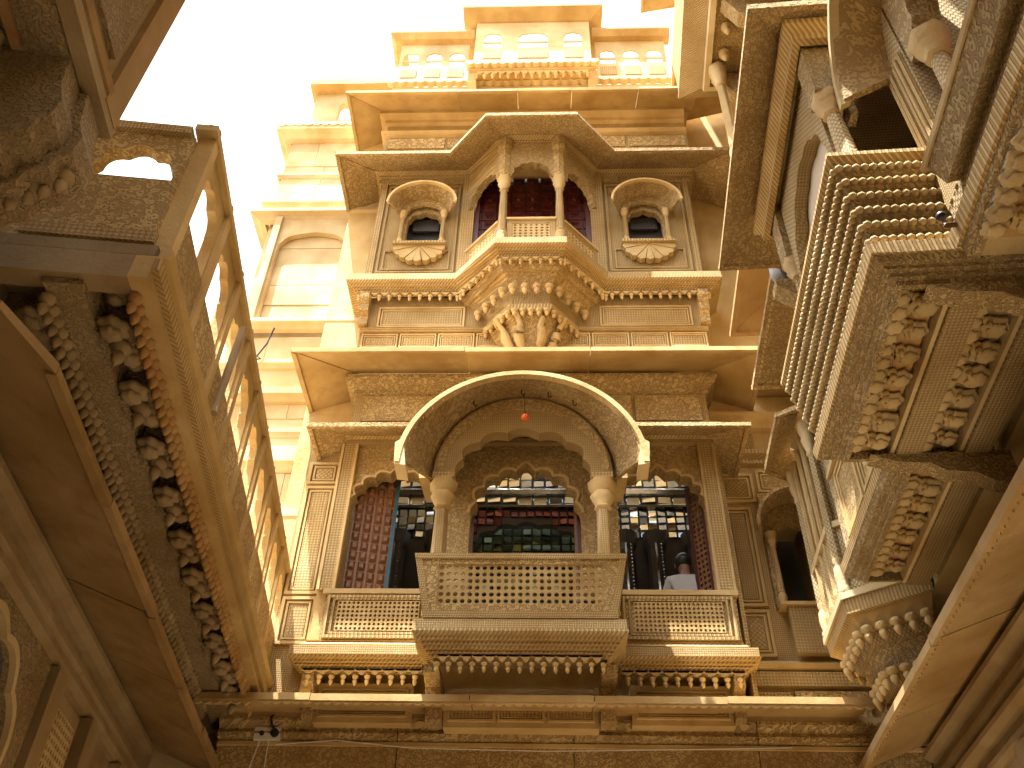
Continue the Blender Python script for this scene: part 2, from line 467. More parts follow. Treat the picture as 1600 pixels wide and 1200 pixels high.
part('cornice', MB().sweep([(1.9, 8.45), (3.2, 8.45)], [(0, 8.40), (.08, 8.42), (.07, 8.5), (.16, 8.55), (.16, 8.60), (0, 8.60)]), 'stone', fw)
part('band', MB().box(1.9, 3.1, 8.36, 8.449, 5.30, 5.44), 'lattice', fw)
part('band', MB().sweep([(1.9, 8.45), (3.1, 8.45)], [(0, 5.46), (.10, 5.47), (.12, 5.51), (.06, 5.56), (0, 5.56)]), 'stone', fw)
part('band', MB().box(1.9, 2.3, 8.40, 8.449, 4.96, 5.26), 'lattice', fw)
part('band', MB().box(2.33, 3.0, 8.38, 8.449, 4.96, 5.26), 'bigscroll', fw)

nw = thing('arched_window', 'small dark arched window with hood in the recessed wall beside the lower bay', 'window', (2.6, 8.45, 6.0))
part('arch_head', MB().prism(archplate(2.32, 2.98, 6.12, 7.5, cusp(2.61, .20, 6.85, .26, 4, .14, .02)), 8.37, 8.449), 'scroll', nw)
part('hood', bangla(2.65, .34, 6.95, .40, 8.36, .44, 6.88, .46, 8.02, .035), 'slabcarve', nw, True)
column(nw, 2.37, 8.32, 6.12, 6.95, .035)
column(nw, 2.86, 8.32, 6.12, 6.95, .035)
part('sill_panel', MB().box(2.40, 2.95, 8.30, 8.368, 5.60, 6.10), 'lattice', nw)
part('sill', MB().box(2.33, 2.98, 8.27, 8.44, 6.10, 6.135), 'stone', nw)
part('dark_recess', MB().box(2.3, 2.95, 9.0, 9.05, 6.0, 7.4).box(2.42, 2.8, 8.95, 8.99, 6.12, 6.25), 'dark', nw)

# ------------------------------------------------------------------ lower bay front
lb = thing('triple_arch_bay', 'wide carved stone bay with three scalloped openings on the first floor', 'bay window', (-0.2, 8.0, 5.0))
Y = 8.0
for nm, x0, x1, xc, h, zs, ri, c in (('L', -2.13, -1.05, -1.58, .475, 7.12, .40, .10), ('C', -1.05, 0.62, -.20, .575, 6.98, .60, .10), ('R', .62, 1.86, 1.215, .46, 7.12, .42, .10)):
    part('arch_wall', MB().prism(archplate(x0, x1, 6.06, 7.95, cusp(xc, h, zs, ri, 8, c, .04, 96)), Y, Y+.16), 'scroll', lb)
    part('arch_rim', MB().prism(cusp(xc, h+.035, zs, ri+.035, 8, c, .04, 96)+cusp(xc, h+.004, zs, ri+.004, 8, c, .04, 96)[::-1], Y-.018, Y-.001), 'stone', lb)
for x0, x1, mt in ((-2.20, -2.08, 'lattice'), (1.69, 1.81, 'lattice')):
    part('jamb_band', MB().box(x0, x1, Y-.045, Y-.002, 6.06, 7.86), mt, lb)
    part('jamb_fillet', MB().box(x0-.03, x0-.003, Y-.055, Y-.002, 6.06, 7.86).box(x1+.003, x1+.03, Y-.055, Y-.002, 6.06, 7.86), 'stone', lb)
part('head_band', MB().box(-2.2, 1.84, Y-.06, Y-.002, 7.865, 7.93), 'fine', lb)
# side pilaster strips, left of the bay
relief(lb, -2.58, -2.24, 5.55, 6.05, 8.10, 'lattice'); relief(lb, -2.58, -2.24, 6.08, 7.38, 8.10, 'lattice'); relief(lb, -2.58, -2.24, 7.41, 7.7, 8.10, 'grid')
part('flank', MB().box(-2.62, -2.235, 8.101, 8.45, 5.0, 7.95), 'fine', lb)
part('flank', MB().box(1.862, 1.90, 8.02, 8.45, 5.0, 7.95), 'lattice', lb)
part('flank', MB().box(-2.234, -2.132, 8.02, 8.45, 5.0, 7.95), 'stone', lb)
# parapet under the side windows
for x0, x1 in ((-2.13, -1.06), (.70, 1.82)):
    part('parapet_wall', MB().box(x0, x1, 7.96, 8.14, 5.50, 6.0), 'grid', lb)
    part('parapet_panel', MB().jali(x0+.14, x1-.14, 5.62, 5.93, 7.935, 7.957, int((x1-x0-.28)/.042), 7, .33), 'stone', lb)
    part('panel_frame', MB().frame(x0+.03, x1-.03, 5.545, 5.99, 7.96, .035, .03).frame(x0+.09, x1-.09, 5.585, 5.96, 7.96, .03, .02), 'teeth', lb)
    part('sill', MB().box(x0-.02, x1+.02, 7.92, 8.18, 6.003, 6.055), 'stone', lb)
bandpath = [(-2.20, 8.45), (-2.20, 8.0), (1.78, 8.0), (1.78, 8.44)]
for i, (a, b) in enumerate(((-2.20, -1.12), (.68, 1.78))):
    pth = [(a, 8.45), (a, 8.0), (b, 8.0)] if i == 0 else [(a, 8.0), (b, 8.0), (b, 8.45)]
    part('torus_moulding', MB().sweep(pth, [(0, 5.44), (.06, 5.45), (.085, 5.475), (.06, 5.50), (.03, 5.515), (.05, 5.53), (0, 5.545)]), 'stone', lb, True)
    part('lattice_band', MB().sweep(pth, [(0, 5.34), (.15, 5.34), (.15, 5.435), (0, 5.435)]), 'fine', lb)
    part('cornice', MB().sweep(pth, [(0, 5.22), (.03, 5.22), (.035, 5.24), (.06, 5.245), (.065, 5.265), (.09, 5.27), (.085, 5.285), (.115, 5.29), (.12, 5.31), (.15, 5.315), (.165, 5.338), (0, 5.338)]), 'teeth', lb)
    xa, xb = (a-.02, b) if i == 0 else (a, b+.02)
    part('lambrequin', MB().prism(scallops(xa, xb, 5.222, 5.19, 9, -.05), 7.925, 7.955), 'stone', lb)
    row(drop, lb, (xa+.06, 7.94, 5.185), (xb-.06, 7.94, 5.185), 10)
    part('apron_wall', MB().box(xa+.1, xb-.1, 8.20, 8.45, 4.85, 5.22), 'stone', lb)
    relief(lb, xa+.14, xb-.14, 4.90, 5.16, 8.20, 'lattice', .03)
    xe = a+.04 if i == 0 else b-.04
    part('end_bracket', MB().prismx([(8.2, 4.86), (8.10, 4.88), (8.09, 4.96), (8.03, 5.0), (8.04, 5.08), (7.96, 5.12), (7.95, 5.21), (8.2, 5.21)], xe-.05, xe+.05), 'scroll', lb)

# ------------------------------------------------------------------ central balcony with arched roof
cb = thing('roofed_balcony', 'projecting stone balcony with flared pierced parapet under a large curved roof', 'balcony', (-0.22, 7.7, 5.0))
CX = -.22
part('floor_block', MB().box(CX-.84, CX+.84, 7.46, 8.0, 5.30, 5.44), 'stone', cb)
part('lattice_band', MB().sweep([(CX-.84, 8.0), (CX-.84, 7.46), (CX+.84, 7.46), (CX+.84, 8.0)], [(.001, 5.36), (.09, 5.36), (.09, 5.455), (.001, 5.455)]), 'fine', cb)
part('cornice', MB().sweep([(CX-.84, 8.0), (CX-.84, 7.46), (CX+.84, 7.46), (CX+.84, 8.0)], [(-.08, 5.16), (-.05, 5.16), (-.045, 5.185), (-.02, 5.19), (-.03, 5.21), (.0, 5.215), (.005, 5.24), (.03, 5.245), (.025, 5.27), (.055, 5.275), (.06, 5.30), (.085, 5.31), (.10, 5.335), (.10, 5.357), (-.08, 5.357)]), 'teeth', cb)
part('lambrequin', MB().prism(scallops(CX-.72, CX+.72, 5.162, 5.12, 14, -.06), 7.50, 7.535), 'stone', cb)
row(drop, cb, (CX-.72, 7.515, 5.118), (CX+.72, 7.515, 5.118), 15)
for s in (-1, 1):
    part('support_bracket', MB().prismx([(8.19, 4.80), (8.04, 4.82), (8.02, 4.93), (7.90, 4.97), (7.88, 5.05), (7.66, 5.09), (7.64, 5.158), (8.19, 5.158)], CX+s*.78-.07, CX+s*.78+.07), 'scroll', cb)
part('apron', MB().box(CX-.70, CX+.70, 8.16, 8.44, 4.80, 5.16), 'stone', cb)
for i in range(3): relief(cb, CX-.66+i*.45, CX-.66+i*.45+.42, 4.85, 5.08, 8.16, 'lattice', .03)
# flared parapet
def tilt_front(mb, zb, yb, zt, yt):   # drawn upright at y=0, z from 0; leaned so that its top comes forward
    ang = math.atan2(yb-yt, zt-zb)
    return mb.xf(Matrix.Translation((0, yb, zb)) @ Matrix.Rotation(ang, 4, 'X'))
HL = math.hypot(.56, .15)
part('parapet_jali', tilt_front(MB().jali(CX-.74, CX+.74, .12, HL-.10, -.018, .018, 23, 6, .34), 5.47, 7.40, 6.03, 7.25), 'stone', cb)
fr = MB()
fr.prism([(CX-.86, 0), (CX+.86, 0), (CX+.86, .06), (CX-.86, .06)], -.04, .04)
fr.prism([(CX-.95, HL-.05), (CX+.95, HL-.05), (CX+.96, HL), (CX-.96, HL)], -.045, .045)
for s in (-1, 1): fr.prism([(CX+s*.80, .06), (CX+s*.86, .06), (CX+s*.95, HL-.05), (CX+s*.89, HL-.05)], -.04, .04)
part('parapet_frame', tilt_front(fr, 5.47, 7.40, 6.03, 7.25), 'fine', cb)
f2 = MB()
f2.prism([(CX-.80, .06), (CX+.80, .06), (CX+.74, .12), (CX-.74, .12)], -.03, .03)
f2.prism([(CX-.89, HL-.05), (CX+.89, HL-.05), (CX+.74, HL-.10), (CX-.74, HL-.10)], -.03, .03)
for s in (-1, 1): f2.prism([(CX+s*.74, .12), (CX+s*.80, .06), (CX+s*.89, HL-.05), (CX+s*.74, HL-.10)], -.03, .03)
part('parapet_border', tilt_front(f2, 5.47, 7.40, 6.03, 7.25), 'scroll', cb)
for s in (-1, 1):
    sd = MB(); xb, xt = CX+s*.86, CX+s*.96
    vs = [(xb, 7.40, 5.47), (xb, 7.96, 5.47), (xt, 7.96, 6.03), (xt, 7.25, 6.03)]
    vs += [(p[0]-s*.05, p[1], p[2]) for p in vs]
    fs = [(0,1,2,3), (7,6,5,4), (0,4,5,1), (1,5,6,2), (2,6,7,3), (3,7,4,0)]
    part('parapet_side', sd.add(vs, fs if s > 0 else [f[::-1] for f in fs]), 'lattice', cb)
for s in (-1, 1): column(cb, CX+s*.79, 7.53, 5.46, 7.02, .082)
for s in (-1, 1): part('impost_block', MB().box(CX+s*.79-.11, CX+s*.79+.11, 7.42, 7.66, 7.02, 7.10), 'lattice', cb)
inn = cusp(CX, .69, 7.12, .56, 6, .09, .0, 84)
out_ = [(CX+.90*cos(pi*i/40), 7.101+1.0*sin(pi*i/40)) for i in range(41)]
part('arch', MB().prism([(inn[0][0], 7.101)]+inn+[(inn[-1][0], 7.101)]+out_, 7.46, 7.60), 'fine', cb)
o2 = [(CX+.87*cos(pi*i/40), 7.12+.95*sin(pi*i/40)) for i in range(41)]; i2 = [(CX+.80*cos(pi*i/40), 7.12+.80*sin(pi*i/40)) for i in range(40, -1, -1)]
part('arch_band', MB().prism(o2+i2, 7.44, 7.459), 'scroll', cb)
part('curved_roof', bangla(CX, .905, 7.12, 1.02, 7.60, 1.13, 6.90, 1.10, 6.98, .055, 40), 'slabcarve', cb, True)
part('roof_rim', bangla(CX, 1.132, 6.885, 1.10, 7.03, 1.16, 6.865, 1.115, 6.95, .05, 40), 'stone', cb, True)
part('roof_crown', bangla(CX, .93, 7.12, 1.06, 8.0, .96, 7.13, 1.05, 7.58, .10, 40), 'stone', cb, True)
for k in range(1, 24):
    th = pi*k/24
    inst('rim_bead', drop, cb, (CX+1.13*cos(th), 6.975, 6.90+1.10*sin(th)-.012), 0, .32)
for s in (-1, 1):
    part('roof_tip', MB().prism([(CX+s*1.10, 6.83), (CX+s*1.21, 6.845), (CX+s*1.225, 7.10), (CX+s*1.15, 7.16)], 6.96, 7.22), 'pale', cb)  # bright tips: sunlight put into the stone colour
    inst('finial', bigdrop, cb, (CX+s*.62, 7.35, 8.02), 0, .7)
for i, x in enumerate((-.52, -.02, .26, .52)):
    h = thing('hanging_hook', ['rusty iron hook left of the orange glass ball under the curved roof', 'rusty iron hook directly above the orange glass ball', 'rusty iron hook just right of the orange glass ball', 'rusty iron hook at the right end under the curved roof'][i], 'hook', (CX+x, 7.30, 7.85), group='iron hooks under the curved roof')
    zt = 7.01+1.06*math.sqrt(1-(x/1.02)**2)
    part('hook', MB().tube([(CX+x, 7.30, zt+.03), (CX+x, 7.30, zt-.05), (CX+x+.02, 7.30, zt-.075), (CX+x+.035, 7.30, zt-.05)], .008), 'iron', h)
bl = thing('glass_ball', 'orange glass ball hanging under the large curved roof', 'glass ball', (CX+.02, 7.26, 7.7))
part('globe', MB().lathe([(.004, -.046), (.025, -.040), (.041, -.021), (.046, 0), (.041, .021), (.025, .040), (.014, .050)], (CX+.02, 7.26, 7.66), 16), 'ball', bl, True)
part('metal_cap', MB().lathe([(.016, .05), (.02, .06), (.012, .075)], (CX+.02, 7.26, 7.66), 10).tube([(CX+.02, 7.26, 7.73), (CX+.005, 7.28, 8.0)], .004), 'iron', bl)

# ------------------------------------------------------------------ eaves of the front building
e = thing('stone_eave', 'long stone eave with scalloped lip across the bottom of the front wall', 'eave', (0, 8.4, 4.9))
eave(e, [(-3.1, 8.42), (2.82, 8.42)], eave_prof(.72, 5.00, 4.87), 1.25)
part('scalloped_lip', MB().prism(scallops(-3.08, 2.8, 4.86, 4.835, 67, .02), 7.71, 7.735), 'stone', e)
e = thing('small_eave', 'short carved eave left of the curved balcony roof', 'eave', (-1.6, 8.0, 7.9), group='small eaves beside the curved roof')
eave(e, [(-2.02, 8.44), (-2.02, 8.0), (-1.12, 8.0)], eave_prof(.50, 7.98, 7.76, .05), .8, 'slabcarve')
part('bed_moulding', MB().sweep([(-2.14, 8.44), (-2.14, 7.998), (-1.12, 7.998)], [(0, 7.90), (.07, 7.92), (.10, 7.955), (0, 7.975)]), 'teeth', e)
e = thing('small_eave', 'short carved eave right of the curved balcony roof', 'eave', (1.2, 8.0, 7.9), group='small eaves beside the curved roof')
eave(e, [(.70, 8.0), (1.66, 8.0), (1.66, 8.44)], eave_prof(.50, 7.98, 7.76, .05), .8, 'slabcarve')
part('bed_moulding', MB().sweep([(.70, 7.998), (1.87, 7.998), (1.87, 8.44)], [(0, 7.90), (.07, 7.92), (.10, 7.955), (0, 7.975)]), 'teeth', e)

fz = thing('carved_frieze', 'band of scroll carved stone between the curved roof and the middle eave', 'frieze', (-.2, 8.1, 8.0))
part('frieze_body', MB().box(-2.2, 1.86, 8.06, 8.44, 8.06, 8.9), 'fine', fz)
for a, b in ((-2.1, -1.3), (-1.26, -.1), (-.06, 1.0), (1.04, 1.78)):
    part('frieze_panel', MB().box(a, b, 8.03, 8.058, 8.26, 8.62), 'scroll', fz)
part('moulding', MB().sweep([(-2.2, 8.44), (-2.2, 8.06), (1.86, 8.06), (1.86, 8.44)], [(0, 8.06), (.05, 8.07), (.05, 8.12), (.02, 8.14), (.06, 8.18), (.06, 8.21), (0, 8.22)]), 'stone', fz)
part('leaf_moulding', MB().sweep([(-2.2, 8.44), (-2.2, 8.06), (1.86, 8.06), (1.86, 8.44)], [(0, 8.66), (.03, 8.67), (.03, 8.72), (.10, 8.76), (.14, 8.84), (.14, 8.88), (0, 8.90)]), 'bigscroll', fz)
e = thing('stone_eave', 'long plain stone eave between the lower and upper bays', 'eave', (-.2, 8.1, 8.9))
eave(e, [(-2.22, 8.5), (-2.22, 8.02), (1.85, 8.02), (1.85, 8.44)], eave_prof(.63, 8.97, 8.76), 1.5)
part('eave_extension', MB().sweep([(2.49, 8.43), (3.2, 8.43)], eave_prof(.6, 8.95, 8.72)), 'slab', e)

# ------------------------------------------------------------------ upper bay
ub = thing('octagon_bay', 'carved upper bay with two small hooded windows and a half octagon balcony in the middle', 'bay window', (-.15, 8.0, 9.0))
UP = [(-2.36, 8.44), (-2.36, 8.0), (-1.06, 8.0), (-.53, 7.42), (.21, 7.42), (.74, 8.0), (2.08, 8.0), (2.08, 8.44)]
part('base_wall', MB().box(-2.3, 2.02, 8.06, 8.44, 8.99, 10.34), 'fine', ub)
for i in range(9):
    x = -2.26+i*.475
    relief(ub, x, x+.45, 9.42, 9.66, 8.06, 'lattice', .03)
for a, b in ((-2.1, -1.0), (.7, 1.85)): relief(ub, a, b, 9.78, 10.14, 8.06, 'lattice', .04)
part('base_moulding', MB().sweep([(-2.3, 8.06), (2.02, 8.06)], [(0, 9.68), (.05, 9.69), (.03, 9.72), (.05, 9.75), (0, 9.76)]), 'fine', ub)
part('lattice_band', MB().sweep(UP, [(.0, 10.46), (.17, 10.46), (.17, 10.56), (0, 10.56)]), 'fine', ub)
part('cornice', MB().sweep(UP, [(0, 10.30), (.03, 10.30), (.035, 10.325), (.06, 10.33), (.065, 10.355), (.095, 10.36), (.09, 10.38), (.125, 10.385), (.13, 10.41), (.16, 10.415), (.18, 10.44), (.18, 10.457), (0, 10.457)]), 'teeth', ub)
part('torus_moulding', MB().sweep(UP, [(0, 10.563), (.10, 10.57), (.12, 10.60), (.08, 10.63), (.03, 10.645), (0, 10.66)]), 'stone', ub, True)
# lambrequin and pendants follow the band
for i in range(1, 6):
    a, b = Vector(UP[i]), Vector(UP[i+1]); d = (b-a); Ln = d.length; d /= Ln; nrm = Vector((d.y, -d.x))
    ang = math.atan2(d.y, d.x)
    m_ = Matrix.Translation((a.x+nrm.x*.06, a.y+nrm.y*.06, 0)) @ Matrix.Rotation(ang, 4, 'Z')
    n = max(4, round(Ln/.125))
    part('lambrequin', MB().prism(scallops(0, Ln, 10.302, 10.26, n, -.05), -.015, .015).xf(m_), 'stone', ub)
    for j in range(n+1):
        p = a+d*(Ln*j/n)+nrm*.06
        inst('pendant', drop, ub, (p.x, p.y, 10.262), ang, random.uniform(.95, 1.1))
for x in (-2.28, 2.0):
    part('end_bracket', MB().prismx([(8.06, 9.80), (8.0, 9.82), (8.0, 9.95), (7.94, 10.0), (7.95, 10.12), (7.88, 10.18), (7.90, 10.298), (8.06, 10.298)], x-.06, x+.06), 'scroll', ub)
# corbel under the half octagon: stepped shells
OCT = [(-1.06, 8.06), (-.53, 7.42), (.21, 7.42), (.74, 8.06)]
def octat(f, y0=8.06, xc=-.16): return [(xc+(x-xc)*f, y0+(y-y0)*f) for x, y in OCT]
def shell(f0, z0, f1, z1, mat, nm):
    a, b = octat(f0), octat(f1); vs = [(x, y, z0) for x, y in a]+[(x, y, z1) for x, y in b]
    part(nm, MB().add(vs, [(0,1,5,4), (1,2,6,5), (2,3,7,6), (3,2,1,0), (4,5,6,7), (0,4,7,3)]), mat, ub)
shell(.93, 10.18, 1.02, 10.30, 'scroll', 'corbel_tier')
shell(.66, 9.98, .88, 10.178, 'scroll', 'corbel_tier')
shell(.62, 9.74, .66, 9.978, 'lattice', 'corbel_tier')
shell(.68, 9.66, .70, 9.738, 'teeth', 'corbel_tier')
shell(.28, 9.20, .60, 9.655, 'scroll', 'corbel_tier')
shell(.36, 9.02, .26, 9.238, 'stone', 'corbel_tier')
for f, z, n in ((.80, 9.99, 4), (.66, 9.655, 5)):
    q = octat(f)
    for i in range(3):
        for j in range(n):
            t = (j+.5)/n
            inst('boss', bigdrop, ub, (q[i][0]*(1-t)+q[i+1][0]*t, q[i][1]*(1-t)+q[i+1][1]*t, z+.02), 0, .8 if f > .7 else .6)
for i, (x, y) in enumerate(((-.58, 7.80), (-.34, 7.66), (.02, 7.66), (.26, 7.80))):   # serpent struts
    bx = -.16+(x+.16)*.42; by = 8.06+(y-8.06)*.55
    pts = []
    for t in [k/8 for k in range(9)]:
        pts.append((bx+(x*1.02-bx)*t+.03*sin(t*2*pi)*(1 if x > -.16 else -1), by+(y-by)*t, 9.16+.50*t+.03*sin(t*pi*2)))
    part('strut', MB().tube(pts, [.035+.03*sin(pi*min(1, k/6)) for k in range(9)], 8), 'stone', ub, True)
# flank walls with small windows
for s, x0, x1, xc in ((-1, -2.36, -1.06, -1.67), (1, .74, 2.08, 1.40)):
    part('flank_wall',
         MB().box(x0, xc-.30, 8.0, 8.3, 10.66, 12.88).box(xc+.30, x1, 8.0, 8.3, 10.66, 12.88).box(xc-.299, xc+.299, 8.0, 8.3, 10.66, 11.28).box(xc-.299, xc+.299, 8.0, 8.3, 12.3, 12.88), 'fine', ub)
    part('window_arch', MB().prism(archplate(xc-.298, xc+.298, 11.282, 12.298, cusp(xc, .235, 11.86, .22, 4, .12, .02)), 8.03, 8.12), 'scroll', ub)
    for xx in (x0+.02, x1-.10): part('edge_band', MB().box(xx, xx+.08, 7.962, 7.998, 10.68, 12.80), 'lattice', ub)
    part('panel_frame', MB().frame(x0+.13, x1-.13, 10.74, 12.62, 8.0, .03, .03).frame(x0+.20, x1-.20, 10.80, 11.20, 8.0, .025, .025), 'fine', ub)
    part('head_panel', MB().box(x0+.18, x1-.18, 7.985, 7.999, 12.40, 12.56), 'scroll', ub)
    hood = part('window_hood', bangla(xc, .31, 11.93, .36, 7.99, .44, 11.86, .44, 7.66, .035), 'slabcarve', ub, True)
    part('hood_rim', bangla(xc, .442, 11.845, .44, 7.69, .455, 11.835, .447, 7.64, .03), 'stone', hood, True)
    part('hood_arch', MB().prism([(xc-.27, 11.93)]+cusp(xc, .25, 11.93, .22, 4, .08)+[(xc+.27, 11.93)]+[(xc+.33*cos(pi*i/24), 11.931+.37*sin(pi*i/24)) for i in range(25)], 7.94, 7.984), 'scroll', ub)
    for q in (-1, 1):
        column(ub, xc+q*.285, 7.93, 11.26, 11.95, .035)
    part('window_sill', MB().box(xc-.36, xc+.36, 7.86, 7.998, 11.215, 11.262), 'teeth', ub)
    fan = MB()
    for k in range(9):
        a0 = pi+pi*k/9; a1 = pi+pi*(k+.9)/9
        fan.prism([(xc, 11.21), (xc+.34*cos(a0), 11.212+.30*sin(a0)), (xc+.36*cos((a0+a1)/2), 11.212+.33*sin((a0+a1)/2)), (xc+.34*cos(a1), 11.212+.30*sin(a1))], 7.90+.008*(k % 2), 7.985)
    part('fan_bracket', fan, 'stone', ub)
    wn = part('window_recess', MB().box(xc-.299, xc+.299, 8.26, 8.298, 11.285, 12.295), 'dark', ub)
    part('shutter', MB().box(xc-.20, xc+.2, 8.20, 8.25, 11.9, 12.12).frame(xc-.18, xc+.18, 11.86, 12.10, 8.20, .02, .04), 'dark', wn)
    part('shelf_strip', MB().box(xc-.28, xc+.28, 8.18, 8.25, 11.50, 11.58), 'plaster', wn)
# half octagon balcony
OB = [(-1.06, 8.0), (-.53, 7.42), (.21, 7.42), (.74, 8.0)]
part('balcony_floor', MB().add([(x, y, 10.5) for x, y in OB]+[(x, y, 10.655) for x, y in OB], [(3,2,1,0), (4,5,6,7), (0,1,5,4), (1,2,6,5), (2,3,7,6), (0,4,7,3)]), 'stone', ub)
for i in range(3):
    a, b = Vector(OB[i]), Vector(OB[i+1]); d = b-a; Ln = d.length; ang = math.atan2(d.y, d.x)
    m_ = Matrix.Translation((a.x, a.y, 10.66)) @ Matrix.Rotation(ang, 4, 'Z')
    pn = part('parapet_panel', MB().jali(.13, Ln-.13, .08, .36, -.015, .02, max(6, int((Ln-.26)/.06)), 5, .3).xf(m_), 'stone', ub)
    part('parapet_frame', MB().box(.06, Ln-.06, -.02, .03, 0, .075).box(.06, Ln-.06, -.02, .03, .365, .42).box(.06, .127, -.02, .03, .076, .364).box(Ln-.127, Ln-.06, -.02, .03, .076, .364).xf(m_), 'fine', pn)
    part('parapet_rail', MB().box(.05, Ln-.05, -.045, .05, .422, .46).xf(m_), 'stone', pn)
    ins = cusp(Ln/2, Ln/2-.10, 0, .30 if i == 1 else .34, 6, .09, .0)
    part('arch', MB().prism(archplate(0.0, Ln, -.02, .86, ins), -.05, .05).xf(Matrix.Translation((a.x, a.y, 12.02)) @ Matrix.Rotation(ang, 4, 'Z')), 'scroll', ub)
for i, (x, y) in enumerate(OB):
    if i in (1, 2): column(ub, x, y, 10.66, 12.02, .058)
    else: part('corner_pier', MB().box(x-.09, x+.09, 7.93, 8.05, 10.66, 12.88), 'lattice', ub)
for i in (1, 2): part('column_block', MB().lathe([(.10, 12.0), (.11, 12.03), (.09, 12.06), (.09, 12.60), (.12, 12.66), (.12, 12.88)], (OB[i][0], OB[i][1], 0), 8), 'scroll', ub)
part('ceiling', MB().add([(x, y, 12.88) for x, y in OB]+[(x, y, 12.93) for x, y in OB], [(3,2,1,0), (4,5,6,7), (0,1,5,4), (1,2,6,5), (2,3,7,6), (0,4,7,3)]), 'stone', ub)

dr = thing('panelled_door', 'maroon panelled wooden door behind the upper half octagon balcony', 'door', (-.16, 8.06, 10.66))
for a_, b_ in ((-1.05, -.165), (-.155, .73)): part('door_leaf', MB().box(a_, b_, 8.06, 8.12, 10.66, 12.90), 'mahog', dr)
cof = MB().frame(-.085, .085, -.085, .085, 0, .03, .02).frame(-.055, .055, -.055, .055, 0, .02, .012).mesh('coffer', 'mahog')
stud = MB().add([(-.035,0,-.035),(.035,0,-.035),(.035,0,.035),(-.035,0,.035),(0,-.035,0)], [(0,1,4),(1,2,4),(2,3,4),(3,0,4)]).mesh('boss', 'darkwood')
for i in range(9):
    for j in range(11):
        x, z = -.96+i*.20, 10.78+j*.20
        inst('coffer', cof, dr, (x, 8.059, z))
        if (i+j) % 2: inst('boss', stud, dr, (x, 8.059, z))
fj = thing('door_frame', 'dark red frame around the door on the upper balcony', 'door frame', (-.16, 8.2, 10.66))
part('jamb', MB().box(-.97, -.90, 7.98, 8.055, 10.66, 12.87), 'darkwood', fj); part('jamb', MB().box(.58, .65, 7.98, 8.055, 10.66, 12.87), 'darkwood', fj)

e = thing('stone_eave', 'carved stone eave that follows the half octagon balcony of the upper bay', 'eave', (-.16, 8.0, 12.9))
eave(e, [(UP[0][0], 8.43)]+UP[1:7]+[(UP[7][0], 8.43)], eave_prof(.58, 12.95, 12.66, .06), 1.4, 'slabcarve')
part('bed_moulding', MB().sweep([(-2.37, 8.43), (-2.37, 7.99)]+[(x, y-.01) for x, y in UP[2:6]]+[(2.09, 7.99), (2.09, 8.43)], [(0, 12.80), (.05, 12.81), (.05, 12.85), (.10, 12.89), (.10, 12.91), (0, 12.945)]), 'teeth', e)
part('bed_moulding', MB().sweep([(-2.37, 8.43), (-2.37, 7.99)]+[(x, y-.01) for x, y in UP[2:6]]+[(2.09, 7.99), (2.09, 8.43)], [(.0, 12.68), (.03, 12.69), (.03, 12.78), (0, 12.79)]), 'scroll', e)

uf = thing('carved_frieze', 'stone wall band with carved strip between the two top eaves', 'frieze', (-.2, 8.1, 13.0))
part('frieze_body', MB().box(-2.45, 2.2, 8.04, 8.44, 13.05, 14.62), 'grid', uf)
for i in range(5): part('frieze_panel', MB().box(-2.4+i*.92, -2.4+i*.92+.88, 8.015, 8.038, 13.66, 13.92), 'bigscroll', uf)
part('moulding', MB().sweep([(-2.45, 8.44), (-2.45, 8.04), (2.2, 8.04)], [(0, 13.96), (.06, 13.97), (.03, 14.02), (.08, 14.06), (0, 14.08)]), 'stone', uf)
part('moulding', MB().sweep([(-2.45, 8.44), (-2.45, 8.04), (2.2, 8.04)], [(0, 14.30), (.05, 14.32), (.05, 14.40), (.14, 14.46), (.14, 14.52), (0, 14.54)]), 'stone', uf)
e = thing('stone_eave', 'long plain stone eave under the roof parapet', 'eave', (-.2, 8.0, 14.5))
eave(e, [(-2.42, 8.9), (-2.42, 8.02), (2.35, 8.02)], eave_prof(.60, 14.58, 14.28), 1.0)

# ------------------------------------------------------------------ roof parapet and pavilion
rp = thing('roof_parapet', 'sunlit roof parapet with rows of small arched openings', 'parapet', (-.2, 8.1, 14.6))
part('base_course', MB().box(-2.5, 2.3, 8.0, 8.5, 14.66, 15.40), 'pale', rp)
def parapet_run(th, x0, x1, n, z0=15.5, z1=16.86, y=8.02):
    wd = (x1-x0)/n
    for i in range(n):
        a, b = x0+i*wd, x0+(i+1)*wd; c_ = (a+b)/2; h = wd*.33
        part('arch_panel', MB().prism(archplate(a, b, 16.30, z1, cusp(c_, h, 16.42, .14, 4, .1)), y, y+.03), 'pale', th)
        part('dado', MB().box(a, c_-h, y, y+.03, 16.12, 16.298).box(c_+h, b, y, y+.03, 16.12, 16.298).box(a, b, y, y+.03, z0, 16.118), 'pale', th)
        part('mid_rail', MB().box(c_-h, c_+h, y+.003, y+.027, 16.27, 16.32), 'pale', th)
        part('lattice_panel', MB().box(c_-h, c_+h, y-.02, y-.001, 15.72, 15.98), 'lattice', th)
parapet_run(rp, -2.48, -1.28, 3); parapet_run(rp, .90, 2.1, 3)
part('scalloped_ledge', MB().prism(scallops(-2.58, 2.2, 15.50, 15.43, 30, .04), 7.90, 8.0), 'pale', rp)
part('coping', MB().sweep([(-2.52, 8.5), (-2.52, 8.0), (-1.2, 8.0)], [(-.1, 16.86), (.08, 16.86), (.16, 16.97), (.16, 17.02), (-.1, 17.02)]), 'slab', rp)
part('coping', MB().sweep([(.85, 8.0), (2.2, 8.0)], [(-.1, 16.86), (.08, 16.86), (.16, 16.97), (.16, 17.02), (-.1, 17.02)]), 'slab', rp)
